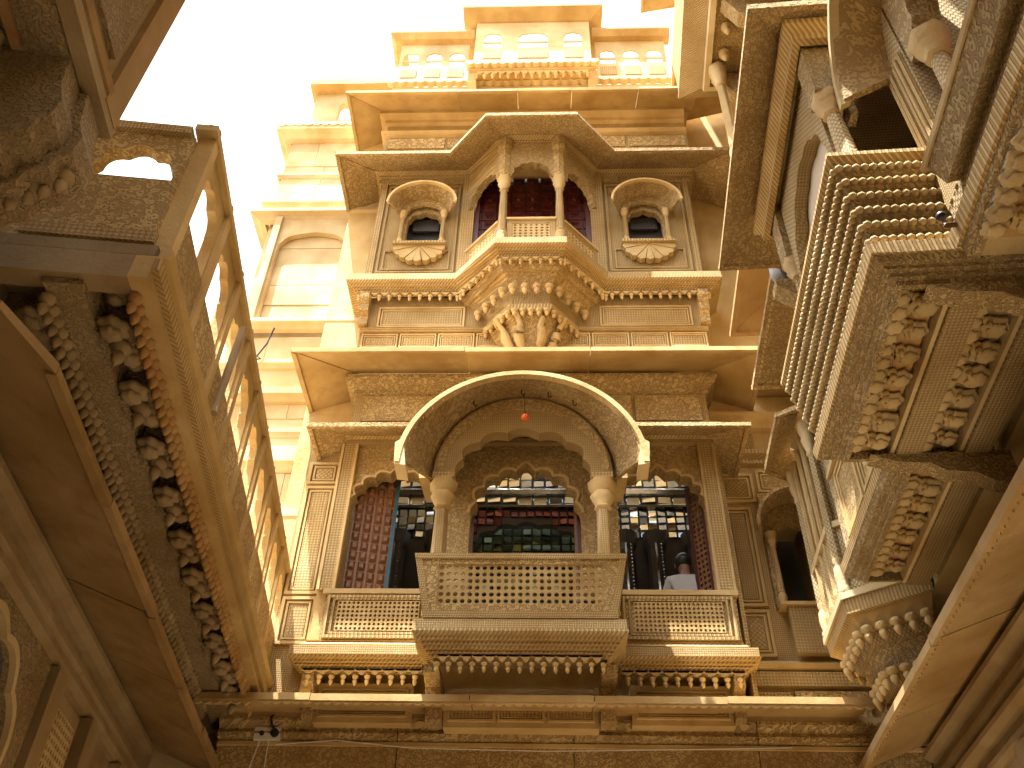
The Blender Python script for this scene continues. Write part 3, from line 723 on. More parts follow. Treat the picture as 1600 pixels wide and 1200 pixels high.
rk = thing('roof_pavilion', 'projecting roof pavilion with three arched openings at the very top', 'pavilion', (-.18, 7.9, 15.0))
y = 7.78
for a, b, h in ((-1.16, -.56, .15), (-.56, .22, .25), (.22, .80, .15)):
    c_ = (a+b)/2
    part('arch_panel', MB().prism(archplate(a, b, 16.98, 17.62, cusp(c_, h, 17.10, .16, 4, .1)), y, y+.03), 'pale', rk)
    part('dado', MB().box(a, c_-h, y, y+.03, 16.76, 16.978).box(c_+h, b, y, y+.03, 16.76, 16.978).box(a, b, y, y+.03, 16.1, 16.758), 'pale', rk)
    part('mid_rail', MB().box(c_-h, c_+h, y+.003, y+.027, 16.93, 16.975), 'pale', rk)
    part('lattice_panel', MB().box(c_-h, c_+h, y-.02, y-.001, 16.38, 16.64), 'lattice', rk)
part('side_wall', MB().box(-1.16, -1.08, y+.031, 8.6, 16.1, 17.62).box(.72, .80, y+.031, 8.6, 16.1, 17.62), 'pale', rk)
part('pavilion_eave', MB().sweep([(-1.16, 8.6), (-1.16, y), (.80, y), (.80, 8.6)], [(-.08, 17.62), (.03, 17.62), (.24, 17.74), (.24, 17.80), (-.08, 17.80)]), 'slab', rk)
part('scalloped_ledge', MB().prism(scallops(-1.26, .90, 16.10, 16.02, 16, .04), y-.14, y), 'pale', rk)
part('floor_slab', MB().box(-1.22, .86, y-.06, 8.6, 15.93, 16.018), 'slab', rk)
part('lambrequin', MB().prism(scallops(-1.1, .74, 15.93, 15.84, 15, -.06), y-.04, y), 'stone', rk)
row(drop, rk, (-1.08, y-.02, 15.84), (.72, y-.02, 15.84), 15, sc=1.2)
for x in (-1.16, .80): part('side_bracket', MB().prismx([(8.3, 15.42), (8.0, 15.44), (7.9, 15.6), (7.82, 15.7), (7.76, 15.928), (8.3, 15.928)], x-.07, x+.07), 'stone', rk)
part('back_wall', MB().box(-1.08, .72, 8.30, 8.36, 15.41, 15.928), 'slab', rk)
rk.location.z -= .50

# ------------------------------------------------------------------ sunlit stone tower left of the bays
tw = thing('stone_tower', 'sunlit ashlar tower at the left edge of the front building', 'building', (-3.4, 8.9, 0))
part('tower_core', MB().box(-4.15, -2.4, 8.66, 11.0, 0, 15.2), 'pale', tw)
z = 4.9; k = 0
while z < 14.7:
    h = random.uniform(.36, .5)
    xs = [-4.18, -4.18+.45+random.uniform(0, .35), -3.0+random.uniform(-.3, .25), -2.38]
    for a, b in zip(xs, xs[1:]):
        if not (10.2 < z+h/2 < 12.65 and b > -4.0): part('stone_block', MB().box(a+.003, b-.003, 8.60-random.uniform(0, .012), 8.659, z+.003, min(z+h, 14.75)-.003), 'pale', tw)
    z += h
for z0, pr, d in ((14.78, .22, .14), (13.75, .05, .06), (12.95, .12, .09), (12.62, .20, .10), (10.30, .16, .09), (9.62, .08, .08), (9.05, .12, .12), (8.5, .05, .08), (8.0, .12, .12), (7.2, .16, .14), (6.4, .08, .08)):
    part('string_course', MB().sweep([(-4.2, 9.6), (-4.2, 8.60), (-2.38, 8.60)], [(0, z0-d*.5), (pr*.4, z0-d*.4), (pr*.6, z0), (pr, z0+d*.3), (pr, z0+d), (0, z0+d)]), 'pale', tw)
part('scalloped_ledge', MB().prism(scallops(-4.4, -2.4, 14.99, 14.93, 14, .04), 8.36, 8.40), 'pale', tw)
bn = part('blind_arch', MB().prism(archplate(-4.0, -2.75, 10.40, 12.60, cusp(-3.37, .50, 11.95, .33, 4, .03)), 8.52, 8.60), 'pale', tw)
part('arch_pilaster', MB().box(-4.0, -3.9, 8.46, 8.519, 10.42, 12.6).box(-2.86, -2.75, 8.46, 8.519, 10.42, 12.6), 'pale', bn)
for i in range(5):
    part('infill_slab', MB().box(-3.93, -2.82, 8.605+random.uniform(0, .015), 8.655, 10.42+i*.40, 10.42+i*.40+.392), 'pale', tw)
part('parapet', MB().prism([(-4.0, 15.0), (-2.4, 15.0), (-2.4, 15.42), (-3.55, 15.42), (-3.55, 15.85), (-3.5, 15.95), (-2.4, 15.95), (-2.4, 16.25), (-4.0, 16.25)], 8.60, 8.72), 'pale', tw)
part('parapet_panel', MB().box(-3.7, -2.45, 8.58, 8.599, 15.08, 15.33), 'lattice', tw)
part('parapet_coping', MB().box(-4.1, -2.3, 8.40, 8.8, 16.255, 16.42), 'slab', tw)
part('parapet_base', MB().box(-4.2, -2.4, 8.5, 9.6, 14.925, 14.999), 'pale', tw)
wr = thing('wall_cable', 'thin black cable with a knot hanging on the sunlit tower', 'cable', (-3.75, 8.5, 9.3))
part('cable', MB().tube([(-3.58, 8.50, 10.25), (-3.62, 8.49, 9.95), (-3.70, 8.48, 9.72), (-3.64, 8.47, 9.66), (-3.72, 8.47, 9.64), (-3.74, 8.48, 9.2)], .011), 'black', wr)

# ------------------------------------------------------------------ mirror hall seen through the lower bay
mh = thing('mirror_hall', 'dark first floor room lined with mirror mosaic behind the lower bay', 'room', (-.2, 9.2, 5.6))
part('room_floor', MB().box(-2.12, 1.85, 8.17, 9.9, 5.5, 5.6), 'plaster', mh)
part('room_ceiling', MB().box(-2.6, 2.3, 8.701, 8.74, 8.725, 8.8), 'silver', mh)  # cut back to a strip; open light well added so daylight reaches the tiles
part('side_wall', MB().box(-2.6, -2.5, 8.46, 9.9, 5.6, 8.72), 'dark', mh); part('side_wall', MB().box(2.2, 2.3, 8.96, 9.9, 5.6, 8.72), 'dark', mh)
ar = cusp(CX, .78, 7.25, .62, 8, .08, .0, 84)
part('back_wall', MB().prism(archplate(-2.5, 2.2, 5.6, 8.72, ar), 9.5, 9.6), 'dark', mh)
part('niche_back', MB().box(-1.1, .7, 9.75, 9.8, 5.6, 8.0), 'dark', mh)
def tile_mesh(mat, w_, h_, d, tilt):
    t_ = math.tan(radians(random.uniform(*tilt)))*h_*1.6; r_ = random.uniform(-.3, .3)*w_
    yb, yt, q = -.012-max(0, -t_), -.012-max(0, t_), abs(r_)
    l_, rr = (-q, 0) if r_ > 0 else (0, -q)
    return MB().add([(-w_,0,-h_),(w_,0,-h_),(w_,0,h_),(-w_,0,h_),(-w_*.85,yb+l_,-h_*.85),(w_*.85,yb+rr,-h_*.85),(w_*.85,yt+rr,h_*.85),(-w_*.85,yt+l_,h_*.85)],
                    [(0,1,5,4),(1,2,6,5),(2,3,7,6),(3,0,4,7),(4,5,6,7)]).mesh('mirror_tile', mat)
def tiles(mat, x0, x1, z0, z1, nx, nz, y, d, inside=None, th=mh, nm='mirror_tile', tl=(-17, 12)):
    w_, h_ = (x1-x0)/nx, (z1-z0)/nz
    ms = [tile_mesh('bluemirror' if mat == 'mirror' and q % 2 == 0 else mat, w_*.46, h_*.46, d, tl) for q in range(10)]
    for i in range(nx):
        for j in range(nz):
            x, z_ = x0+(i+.5)*w_, z0+(j+.5)*h_
            if inside and not inside(x, z_): continue
            inst(nm, random.choice(ms), th, (x, y, z_))
tiles('mirror', -2.45, 2.15, 8.36, 8.71, 30, 3, 9.499, .085)
part('silver_band', MB().sweep([(-2.5, 9.5), (2.2, 9.5)], [(0, 8.24), (.05, 8.25), (.08, 8.29), (.05, 8.33), (0, 8.34)]), 'silver', mh)
tiles('mirror', -2.45, 2.15, 8.12, 8.22, 24, 1, 9.499, .07)
part('silver_band', MB().sweep([(-2.5, 9.5), (2.2, 9.5)], [(0, 8.035), (.06, 8.045), (.07, 8.07), (.04, 8.10), (0, 8.105)]), 'silver', mh)
inar = lambda x, z_: not (abs(x-CX) < .80 and z_ < 7.27+.64*math.sqrt(max(0, 1-((x-CX)/.82)**2)))
tiles('redglass', -1.12, .68, 7.45, 8.03, 18, 5, 9.499, .05, inar)
tiles('mirror', -2.45, -1.14, 7.62, 8.03, 12, 4, 9.499, .055); tiles('mirror', .70, 2.15, 7.62, 8.03, 13, 4, 9.499, .055)
tiles('green', -1.0, .56, 6.9, 7.92, 13, 9, 9.749, .045)
for i, x in enumerate((-2.2, -1.75, -1.3, .95, 1.3, 1.75)):
    pl_ = part('dark_pilaster', MB().lathe([(.10, 5.6), (.10, 7.35), (.13, 7.42), (.15, 7.58)], (x, 9.35, 0), 8), 'dark', mh)
    part('mirror_strip', MB().box(x-.022, x+.0, 9.225, 9.24, 5.7, 7.4), 'silver', pl_)
    bd = MB()
    for k in range(34): bd.lathe([(.004, -.012), (.012, 0), (.004, .012)], (x+.05, 9.235, 5.8+k*.048), 6)
    part('bead_line', bd, 'silver', pl_)['kind'] = 'stuff'
cl = thing('red_cloth', 'red cloth lying behind the pierced balcony parapet', 'cloth', (-.2, 7.8, 5.5))
part('cloth', MB().lathe([(.02, .0), (.30, .01), (.33, .10), (.25, .2), (.1, .25)], (-.2, 7.76, 5.445), 14, 5, .12, sy=.5), 'cloth', cl, True)

# ------------------------------------------------------------------ shutters of the lower bay
sh = thing('wooden_shutter', 'red brown coffered wooden shutter with teal edge in the left opening', 'shutter', (-2.03, 8.2, 6.06))
ms_ = Matrix.Translation((-2.04, 8.19, 0)) @ Matrix.Rotation(radians(14), 4, 'Z')
part('leaf', MB().box(0, .42, 0, .035, 6.06, 7.62).xf(ms_), 'wood', sh)
part('teal_edge', MB().box(.421, .455, -.02, .05, 6.06, 7.62).xf(ms_), 'teal', sh)
pyr = MB().add([(-.040,0,-.052),(.040,0,-.052),(.040,0,.052),(-.040,0,.052),(-.018,-.03,-.026),(.018,-.03,-.026),(.018,-.03,.026),(-.018,-.03,.026)], [(0,1,5,4),(1,2,6,5),(2,3,7,6),(3,0,4,7),(4,5,6,7)]).mesh('coffer', 'wood')
for i in range(4):
    for j in range(13):
        p = ms_ @ Vector((.055+i*.104, -.001, 6.13+j*.116))
        inst('coffer', pyr, sh, p, radians(14))
rs = thing('lattice_shutter', 'narrow dark red shutter with diamond lattice in the right opening', 'shutter', (1.65, 8.2, 6.06))
mr_ = Matrix.Translation((1.70, 8.19, 0)) @ Matrix.Rotation(radians(180-52), 4, 'Z')
part('leaf_frame', MB().box(0, .04, -.02, .02, 6.06, 7.55).box(.20, .24, -.02, .02, 6.06, 7.55).box(.04, .20, -.02, .02, 6.06, 6.11).box(.04, .20, -.02, .02, 7.5, 7.55).xf(mr_), 'darkwood', rs)
part('lattice', MB().jali(.04, .20, 6.11, 7.5, -.012, .012, 3, 22, .32).xf(mr_), 'wood', rs)
for i, (x, sgn) in enumerate(((-.80, 1), (.36, -1))):
    s3 = thing('folded_shutter', ['dark red folded shutter at the left side of the central opening', 'dark red folded shutter at the right side of the central opening'][i], 'shutter', (x, 8.2, 6.06), group='folded shutters in the central opening')
    part('leaf', MB().box(x-.02, x+.02, 8.18, 8.42, 6.06, 7.5), 'darkwood', s3)
    part('rail', MB().box(x+sgn*.022, x+sgn*.05, 8.18, 8.24, 6.06, 7.5), 'wood', s3)

# ------------------------------------------------------------------ person inside the right opening (back turned, white shirt)
pe = thing('person', 'person in a white shirt seen from behind inside the right opening of the lower bay', 'person', (1.40, 8.55, 5.6))
def skin_mesh(name, verts, edges, mat, parent):
    me = bpy.data.meshes.new(name); off = LOC[parent.name]
    me.from_pydata([tuple(Vector(v[:3])-off) for v in verts], edges, [])
    me.materials.append(M[mat])
    o = bpy.data.objects.new(name, me); col.objects.link(o); o.parent = parent; LOC[o.name] = off
    md = o.modifiers.new('skin', 'SKIN'); md.use_smooth_shade = True
    for i, v in enumerate(verts):
        r = v[3]; me.skin_vertices[0].data[i].radius = r if isinstance(r, tuple) else (r, r)
    me.skin_vertices[0].data[0].use_root = True
    sb = o.modifiers.new('sub', 'SUBSURF'); sb.levels = 2; sb.render_levels = 2
    return o
px, py, pz = 1.46, 8.46, 5.93
B = [(px, py, pz+.10, (.15, .12)), (px, py, pz+.30, (.135, .10)), (px, py, pz+.48, (.155, .105)), (px, py, pz+.565, (.085, .07)), (px, py+.02, pz+.62, (.048, .05)), (px, py+.05, pz+.67, (.065, .08)), (px, py+.08, pz+.755, (.075, .092)), (px, py+.09, pz+.82, (.05, .06)),
     (px-.17, py, pz+.52, .055), (px-.24, py+.04, pz+.30, .045), (px-.20, py+.22, pz+.20, .035), (px-.15, py+.30, pz+.20, .028),
     (px+.17, py, pz+.52, .055), (px+.24, py+.04, pz+.30, .045), (px+.20, py+.22, pz+.20, .035), (px+.15, py+.30, pz+.20, .028),
     (px-.12, py+.03, pz+.06, .085), (px-.28, py+.36, pz+.06, .07), (px-.02, py+.42, pz-.04, .05), (px+.12, py+.03, pz+.06, .085), (px+.28, py+.36, pz+.06, .07), (px+.02, py+.48, pz-.04, .05)]
EB = [(0,1),(1,2),(2,3),(3,4),(4,5),(5,6),(6,7),(2,8),(8,9),(9,10),(10,11),(2,12),(12,13),(13,14),(14,15),(0,16),(16,17),(17,18),(0,19),(19,20),(20,21)]
skin_mesh('body', B, EB, 'skin', pe)
S = [(a, b, c, tuple(q*1.13+.006 for q in (r if isinstance(r, tuple) else (r, r)))) for a, b, c, r in [B[0], B[1], B[2], B[3], B[8], B[9], B[10], B[12], B[13], B[14]]]
skin_mesh('shirt', S, [(0,1),(1,2),(2,3),(2,4),(4,5),(5,6),(2,7),(7,8),(8,9)], 'shirt', pe)
T = [(a, b, c, tuple(q*1.12 for q in (r if isinstance(r, tuple) else (r, r)))) for a, b, c, r in [B[0], B[16], B[17], B[18], B[19], B[20], B[21]]]
skin_mesh('trousers', T, [(0,1),(1,2),(2,3),(0,4),(4,5),(5,6)], 'trousers', pe)
part('hair', MB().lathe([(.05, -.07), (.082, -.03), (.092, .02), (.085, .07), (.055, .105), (.01, .118)], (px, py+.07, pz+.77), 14, sy=1.16), 'hair', pe, True)
for s in (-1, 1): part('ear', MB().lathe([(.006, -.03), (.016, 0), (.006, .03)], (px+s*.088, py+.085, pz+.76), 8, sx=.5), 'skin', pe, True)
st_ = thing('low_seat', 'low dark seat under the person in the white shirt', 'seat', (px, py, 5.6))
part('seat_block', MB().box(px-.34, px+.34, py-.16, py+.6, 5.601, 5.92), 'dark', st_)

# ------------------------------------------------------------------ switch box on the ground floor wall
sb_ = thing('switch_box', 'white electrical switch box with black socket and trailing wires under the lowest eave', 'switch box', (-2.54, 8.36, 4.75))
part('plate', MB().box(-2.66, -2.42, 8.315, 8.35, 4.735, 4.845), 'white', sb_)
part('socket', MB().lathe([(.038, 0), (.038, .03), (.02, .035)], (0, 0, 0), 12).xf(Matrix.Translation((-2.47, 8.315, 4.79)) @ Matrix.Rotation(radians(90), 4, 'X')), 'black', sb_)
part('socket', MB().lathe([(.022, 0), (.022, .012), (.01, .014)], (0, 0, 0), 10).xf(Matrix.Translation((-2.59, 8.315, 4.79)) @ Matrix.Rotation(radians(90), 4, 'X')), 'black', sb_)
part('cable', MB().tube([(-2.47, 8.28, 4.80), (-2.50, 8.25, 4.86), (-2.52, 8.28, 4.93), (-2.50, 8.33, 4.97)], .012), 'black', sb_)
part('wire', MB().tube([(-2.6, 8.33, 4.735), (-2.63, 8.30, 4.5), (-2.7, 8.32, 4.2)], .006), 'white', sb_)
part('wire', MB().tube([(-2.52, 8.33, 4.735), (-2.5, 8.30, 4.45), (-2.56, 8.32, 4.2)], .006), 'white', sb_)
part('wire', MB().tube([(-2.45, 8.34, 4.70), (-1.9, 8.335, 4.74), (-1.2, 8.34, 4.68), (0, 8.345, 4.665), (1.2, 8.34, 4.69), (2.2, 8.345, 4.72)], .005), 'white', sb_)

# ================================================================== LEFT WING  (local: x = depth, -y = into the courtyard)
lw = thing('left_wall', 'shaded ground floor wall of the left wing below the terrace', 'wall', (4, .3, 0), LF)
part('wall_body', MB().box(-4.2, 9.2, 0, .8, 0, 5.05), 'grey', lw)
for z0, d in ((4.62, .10), (4.42, .06), (4.30, .08)):
    part('moulding', MB().sweep([(1.0, 0), (8.4, 0)], [(0, z0-.05), (d*.5, z0-.04), (d, z0), (d, z0+.04), (0, z0+.05)]), 'grey', lw)
ar2 = cusp(4.75, .75, 3.2, .9, 6, .07)
part('arch_surround', MB().prism(archplate(3.9, 5.75, 2.2, 4.24, ar2), -.05, -.001), 'greyscroll', lw)
part('arch_rim', MB().prism(cusp(4.75, .80, 3.2, .95, 6, .07)+ar2[::-1], -.09, -.051), 'drabplain', lw)
part('arch_recess', MB().box(4.0, 5.5, -.012, -.002, 2.2, 4.1), 'dark', lw)  # flat dark sheet on the wall, standing in for a shaded recess
part('pilaster', MB().box(5.78, 5.98, -.10, -.001, 2.2, 4.24), 'grey', lw); part('pilaster', MB().box(6.66, 6.86, -.10, -.001, 2.2, 4.24), 'grey', lw); part('pilaster', MB().box(7.6, 7.8, -.10, -.001, 2.2, 4.24), 'grey', lw)
part('wall_panel', MB().box(6.02, 6.60, -.03, -.001, 3.3, 4.20), 'grey', lw)
part('pierced_panel', MB().jali(6.08, 6.5, 3.4, 4.08, -.06, -.032, 8, 12, .33), 'drabplain', lw)

le = thing('courtyard_eave', 'wide sloping stone eave in shadow along the left wing', 'eave', (5, 0, 4.6), LF)
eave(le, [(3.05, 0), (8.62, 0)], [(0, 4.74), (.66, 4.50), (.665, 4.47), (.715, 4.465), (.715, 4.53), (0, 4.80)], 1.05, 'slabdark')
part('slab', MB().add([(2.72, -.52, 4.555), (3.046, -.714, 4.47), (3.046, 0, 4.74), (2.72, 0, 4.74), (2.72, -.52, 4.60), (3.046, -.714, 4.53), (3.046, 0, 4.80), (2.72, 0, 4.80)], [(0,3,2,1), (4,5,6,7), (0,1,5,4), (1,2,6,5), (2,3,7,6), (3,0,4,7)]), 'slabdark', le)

lt = thing('terrace_balcony', 'long terrace balcony on the left wing with pierced railing and carved underside', 'balcony', (5.4, -.5, 5.1), LF)
part('deck', MB().box(2.86, 8.9, -1.02, .8, 5.14, 5.22), 'grey', lt)
part('beam', MB().box(2.86, 8.15, -1.04, -.93, 4.98, 5.138), 'stone', lt)
part('edge_band', MB().box(2.84, 8.15, -1.075, -1.041, 5.02, 5.10), 'teeth', lt)
part('edge_moulding', MB().sweep([(2.86, 0), (2.86, -1.04), (8.15, -1.04)][1:], [(0, 5.12), (.05, 5.13), (.07, 5.17), (.04, 5.22), (0, 5.24)]), 'stone', lt)
part('soffit_beam', MB().box(2.9, 8.6, -.72, -.53, 4.93, 5.138), 'greyscroll', lt)
part('soffit_beam', MB().box(2.9, 8.6, -.20, -.02, 4.93, 5.138), 'grey', lt)
part('end_beam', MB().box(2.86, 2.98, -.928, -.02, 4.97, 5.138), 'grey', lt)
for i in range(10):
    x = 3.30+i*.50
    for a, b in ((-.92, -.73), (-.52, -.21)):
        part('cross_bracket', MB().prismx([(b, 4.90), (a+.05, 4.93), (a+.03, 4.98), (a, 5.0), (a, 5.136), (b, 5.136)][::-1], x-.10, x+.10), 'greyscroll', lt)
    inst('boss', bigdrop_g, lt, (x, -.835, 4.93), 0, .8)
    for dx, dy, sc_ in ((-.1, -.80, .8), (.1, -.86, .7), (.02, -.36, .95), (-.12, -.40, .75), (.13, -.30, .8), (.2, -.84, .6), (-.2, -.80, .55), (.25, -.38, .7)): inst('rosette', rosette_g, lt, (x+dx, dy, 4.97 if abs(dx) < .15 else 5.09), dx*9, sc_)
row(drop_or, lt, (3.0, -.945, 4.985), (8.05, -.945, 4.985), 64, sc=1.2)
row(drop_gr, lt, (3.0, -.535, 4.935), (8.05, -.535, 4.935), 64, sc=1.2)
# railing: panels with scalloped openings between posts
nP = 9; x0, x1 = 2.98, 8.1; wd = (x1-x0)/nP
for i in range(nP):
    a, b = x0+i*wd, x0+(i+1)*wd; c_ = (a+b)/2
    pts = cusp(c_, wd*.41, 5.90, .28, 4, .12)
    part('rail_panel', MB().prism(archplate(a, b, 5.66, 6.30, pts), -1.02, -.965), 'stone', lt)
    part('dado_panel', MB().box(a, b, -1.03, -.955, 5.24, 5.658), 'scroll', lt)
    po = part('post', MB().box(a-.04, a+.04, -1.05, -.945, 5.24, 6.36), 'stone', lt)
    part('post_cap', MB().lathe([(.05, 6.361), (.065, 6.38), (.045, 6.41), (.055, 6.43), (.02, 6.47)], (a, -.99, 0), 10), 'stone', po, True)
part('top_rail', MB().box(x0-.1, x1, -1.06, -.93, 6.302, 6.355), 'stone', lt)
# end panel facing the camera
r90 = lambda mb, xx: mb.xf(Matrix.Translation((xx, 0, 0)) @ Matrix.Rotation(radians(-90), 4, 'Z'))   # x -> -y, y -> x
ep = cusp(.68, .235, 5.84, .28, 4, .12)
part('end_panel', r90(MB().prism(archplate(-.35, .95, 5.82, 6.24, ep), 0, .08).box(-.35, .95, 0, .08, 5.24, 5.818), 2.90), 'scroll', lt)
part('end_rail', r90(MB().box(-.35, .92, -.03, .11, 6.242, 6.31), 2.90), 'fine', lt)
part('end_band', r90(MB().box(.30, .98, -.03, -.001, 5.26, 5.34), 2.90), 'lattice', lt)
pl2 = thing('leaning_pole', 'grey weathered pole leaning against the outside of the terrace railing', 'pole', (4.9, -1.15, 5.2), LF)
part('pole', MB().tube([(4.16, -1.11, 5.20), (4.24, -1.11, 6.02)], .028, 8), 'grey', pl2)
nb = thing('overhanging_bay', 'dark overhanging bay with carved underside at the upper left', 'bay window', (1.6, -.3, 5.7), LF)
part('bay_wall', MB().box(-4.2, 2.53, -.66, .8, 5.78, 12.0), 'grey', nb)  # extended out of view, upward and behind the viewer, to shade the courtyard
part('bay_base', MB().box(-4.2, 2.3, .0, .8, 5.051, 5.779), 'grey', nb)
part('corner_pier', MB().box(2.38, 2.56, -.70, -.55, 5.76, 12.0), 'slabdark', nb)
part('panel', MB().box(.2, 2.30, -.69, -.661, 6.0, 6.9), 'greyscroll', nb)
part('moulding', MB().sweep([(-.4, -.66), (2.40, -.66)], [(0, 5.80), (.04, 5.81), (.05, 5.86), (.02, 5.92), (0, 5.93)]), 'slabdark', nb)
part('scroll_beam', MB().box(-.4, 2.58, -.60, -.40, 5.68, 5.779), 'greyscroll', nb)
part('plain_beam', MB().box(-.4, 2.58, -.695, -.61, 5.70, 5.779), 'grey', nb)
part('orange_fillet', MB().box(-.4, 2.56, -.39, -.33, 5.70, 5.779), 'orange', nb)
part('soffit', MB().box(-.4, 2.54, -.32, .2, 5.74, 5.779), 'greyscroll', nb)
for i in range(12): inst('rosette', rosette_g, nb, (.4+i*.185, -.20, 5.74), i*.4, random.uniform(.9, 1.15))
for i in range(12): inst('rosette', rosette_g, nb, (.45+i*.185, -.02, 5.72), i*.7, random.uniform(1.0, 1.25))
br = [(0, 4.70), (-.30, 4.72), (-.38, 4.80), (-.46, 4.80), (-.50, 4.90), (-.58, 4.92), (-.60, 5.02), (-.68, 5.05), (-.69, 5.14), (-.74, 5.18), (-.75, 5.30), (-.70, 5.42), (-.66, 5.66), (-.30, 5.70), (0, 5.70)]
part('corbel', MB().prismx(br, 2.30, 2.52), 'greyscroll', nb)
for i in range(9): inst('boss', drop_gr, nb, (2.41, -.26-.055*i, 4.74+.052*i), 0, 1.3)
part('corbel', MB().prismx([(a*.93, b+.02) for a, b in br], 2.12, 2.298), 'greyscroll', nb)
lu = thing('bay_eave', 'edge of a dark stone eave at the top left against the sky', 'eave', (2, -.6, 7.4), LF)
eave(lu, [(-.4, -.62), (2.56, -.62)], [(0, 7.52), (.50, 7.44), (.53, 7.42), (.55, 7.48), (0, 7.60)], 1.2)

# ================================================================== RIGHT WING  (local: x = minus depth, -y = into the courtyard)
rw = thing('right_wall', 'carved stone wall of the tall right wing behind the balconies', 'wall', (-5, .3, 0), RF)
part('wall_body', MB().box(-8.9, 4.2, 0, .8, 0, 5.25), 'grey', rw)
part('wall_body', MB().box(-8.6, 4.2, -.30, .8, 5.25, 12.4), 'drabplain', rw)
part('wall_body', MB().box(-8.8, -1.0, -.45, .8, 12.4, 19.2), 'stone', rw)
for z0, d in ((4.62, .10), (4.42, .06), (4.28, .09), (4.10, .05)):
    part('moulding', MB().sweep([(-8.3, 0), (-1.0, 0)], [(0, z0-.05), (d*.5, z0-.04), (d, z0), (d, z0+.04), (0, z0+.05)]), 'grey', rw)
for i in range(4):
    x = -7.9+i*1.4
    part('pilaster', MB().box(x, x+.22, -.09, -.001, 2.0, 4.04), 'grey', rw)
    part('wall_panel', MB().box(x+.3, x+1.1, -.04, -.001, 2.2, 3.95), 'greyscroll', rw)
for z0 in (8.9, 9.7, 10.6, 11.5):
    part('string_course', MB().sweep([(-8.5, -.30), (-1.0, -.30)], [(0, z0), (.10, z0+.02), (.14, z0+.10), (.05, z0+.14), (0, z0+.16)]), 'drab', rw)

re_ = thing('courtyard_eave', 'wide sloping stone eave with sunlit edge along the right wing', 'eave', (-5, 0, 4.6), RF)
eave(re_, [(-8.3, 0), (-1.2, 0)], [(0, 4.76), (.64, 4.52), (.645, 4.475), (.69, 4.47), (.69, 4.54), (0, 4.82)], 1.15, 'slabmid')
for i in range(88):
    inst('edge_bead', drop, re_, (-8.25+i*.075, -.655, 4.478), 0, .30)

def beads(path, z, r, sp):
    mb = MB()
    for a, b in zip(path, path[1:]):
        a, b = Vector(a), Vector(b); n = max(1, int((b-a).length/sp))
        for j in range(n):
            p = a.lerp(b, (j+.5)/n)
            mb.lathe([(r*.3, -r*.9), (r*.9, -r*.4), (r, r*.2), (r*.5, r*.85)], (p.x, p.y, z), 6)
    return mb
def soffit_rows(th, xa, xb, y_out, z, n, rows, mat='drabplain'):
    """underside of a balcony: rosette rows, rails and flat beams running along the wall"""
    y_ = y_out+.10
    for r in range(rows):
        part('painted_panel', MB().box(xa+.05, xb-.05, y_, y_+.20, z+.02, z+.05), 'orange' if r == 0 else 'grey', th)
        m2 = int(n*1.6)
        for k in range(m2):
            x = xa+.08+(xb-xa-.16)*(k+.5)/m2
            q = random.uniform(.52, .70); inst('rosette', rosette, th, (x, y_+.005, z+.015), k*.5, (q, q, q*.75))
            if k % 2 == 0: q = random.uniform(.6, .85); inst('rosette', rosette, th, (x+.04, y_+.14, z+.015), k*.9, (q, q, q*.7))
            if k % 2 == 1: inst('boss', bigdrop, th, (x, y_+.085, z+.015), 0, .42)
        part('rail', MB().box(xa, xb, y_+.215, y_+.24, z-.05, z+.05), 'pale', th)
        part('flat_beam', MB().box(xa, xb, y_+.245, y_+.40, z-.07, z+.05), 'drab', th)
        y_ += .42

rb = thing('ribbed_balcony', 'projecting balcony on the right wing with tiers of beaded ribs and columns', 'balcony', (-4, -1.0, 5.2), RF)
RA, RB_, RY = -4.80, -3.14, -1.36
RP = [(RA, -.35), (RA, RY), (RB_, RY), (RB_, -.35)]
part('floor_slab', MB().box(RA+.02, RB_-.02, RY+.02, -.301, 5.32, 5.42), 'drabplain', rb)
part('toothed_band', MB().sweep(RP, [(0, 5.34), (.06, 5.34), (.07, 5.42), (0, 5.42)]), 'teeth', rb)
part('band_moulding', MB().sweep(RP, [(-.10, 5.22), (-.07, 5.22), (-.065, 5.25), (-.04, 5.255), (-.035, 5.28), (-.01, 5.285), (-.005, 5.305), (.02, 5.31), (.045, 5.338), (-.10, 5.338)]), 'drabscroll', rb)
soffit_rows(rb, RA+.06, RB_-.06, RY+.02, 5.26, 9, 2)
for i, x in enumerate((RA+.12, RB_-.10)):
    part('end_corbel', MB().prismx([(-.30, 4.95), (-.45, 4.97), (-.55, 5.04), (-.72, 5.06), (-.80, 5.12), (-1.0, 5.14), (-1.15, 5.20), (-.30, 5.20)], x-.07, x+.05), 'drabscroll', rb)
NT = 6
for i in range(NT):
    z0 = 5.43+i*.104; d = .01+.018*i
    part('rib_course', MB().sweep(RP, [(-.05, z0), (d-.012, z0), (d+.010, z0+.03), (d+.014, z0+.05), (d+.010, z0+.07), (d-.012, z0+.10), (-.05, z0+.10)]), 'drabscroll', rb)
    off = d+.022
    part('bead_rib', beads([(RA-off, RY+.5), (RA-off, RY-off), (RB_+off, RY-off), (RB_+off, -.40)], z0+.05, .025, .046), 'drabplain', rb, True)
part('top_rail', MB().sweep(RP, [(-.06, 6.06), (.11, 6.06), (.15, 6.09), (.15, 6.12), (-.06, 6.12)]), 'teeth', rb)
for x in (RA+.14, RB_-.12): column(rb, x, RY+.10, 6.12, 7.10, .062, 'drabplain')
for x in (RA+.14, RB_-.12): part('column_block', MB().box(x-.09, x+.09, RY+.01, RY+.19, 7.10, 7.72), 'drabscroll', rb)
part('arch', MB().prism(archplate(RA+.23, RB_-.21, 6.6, 7.72, cusp((RA+RB_)/2, .55, 6.72, .62, 6, .05)), RY+.06, RY+.15), 'drab', rb)
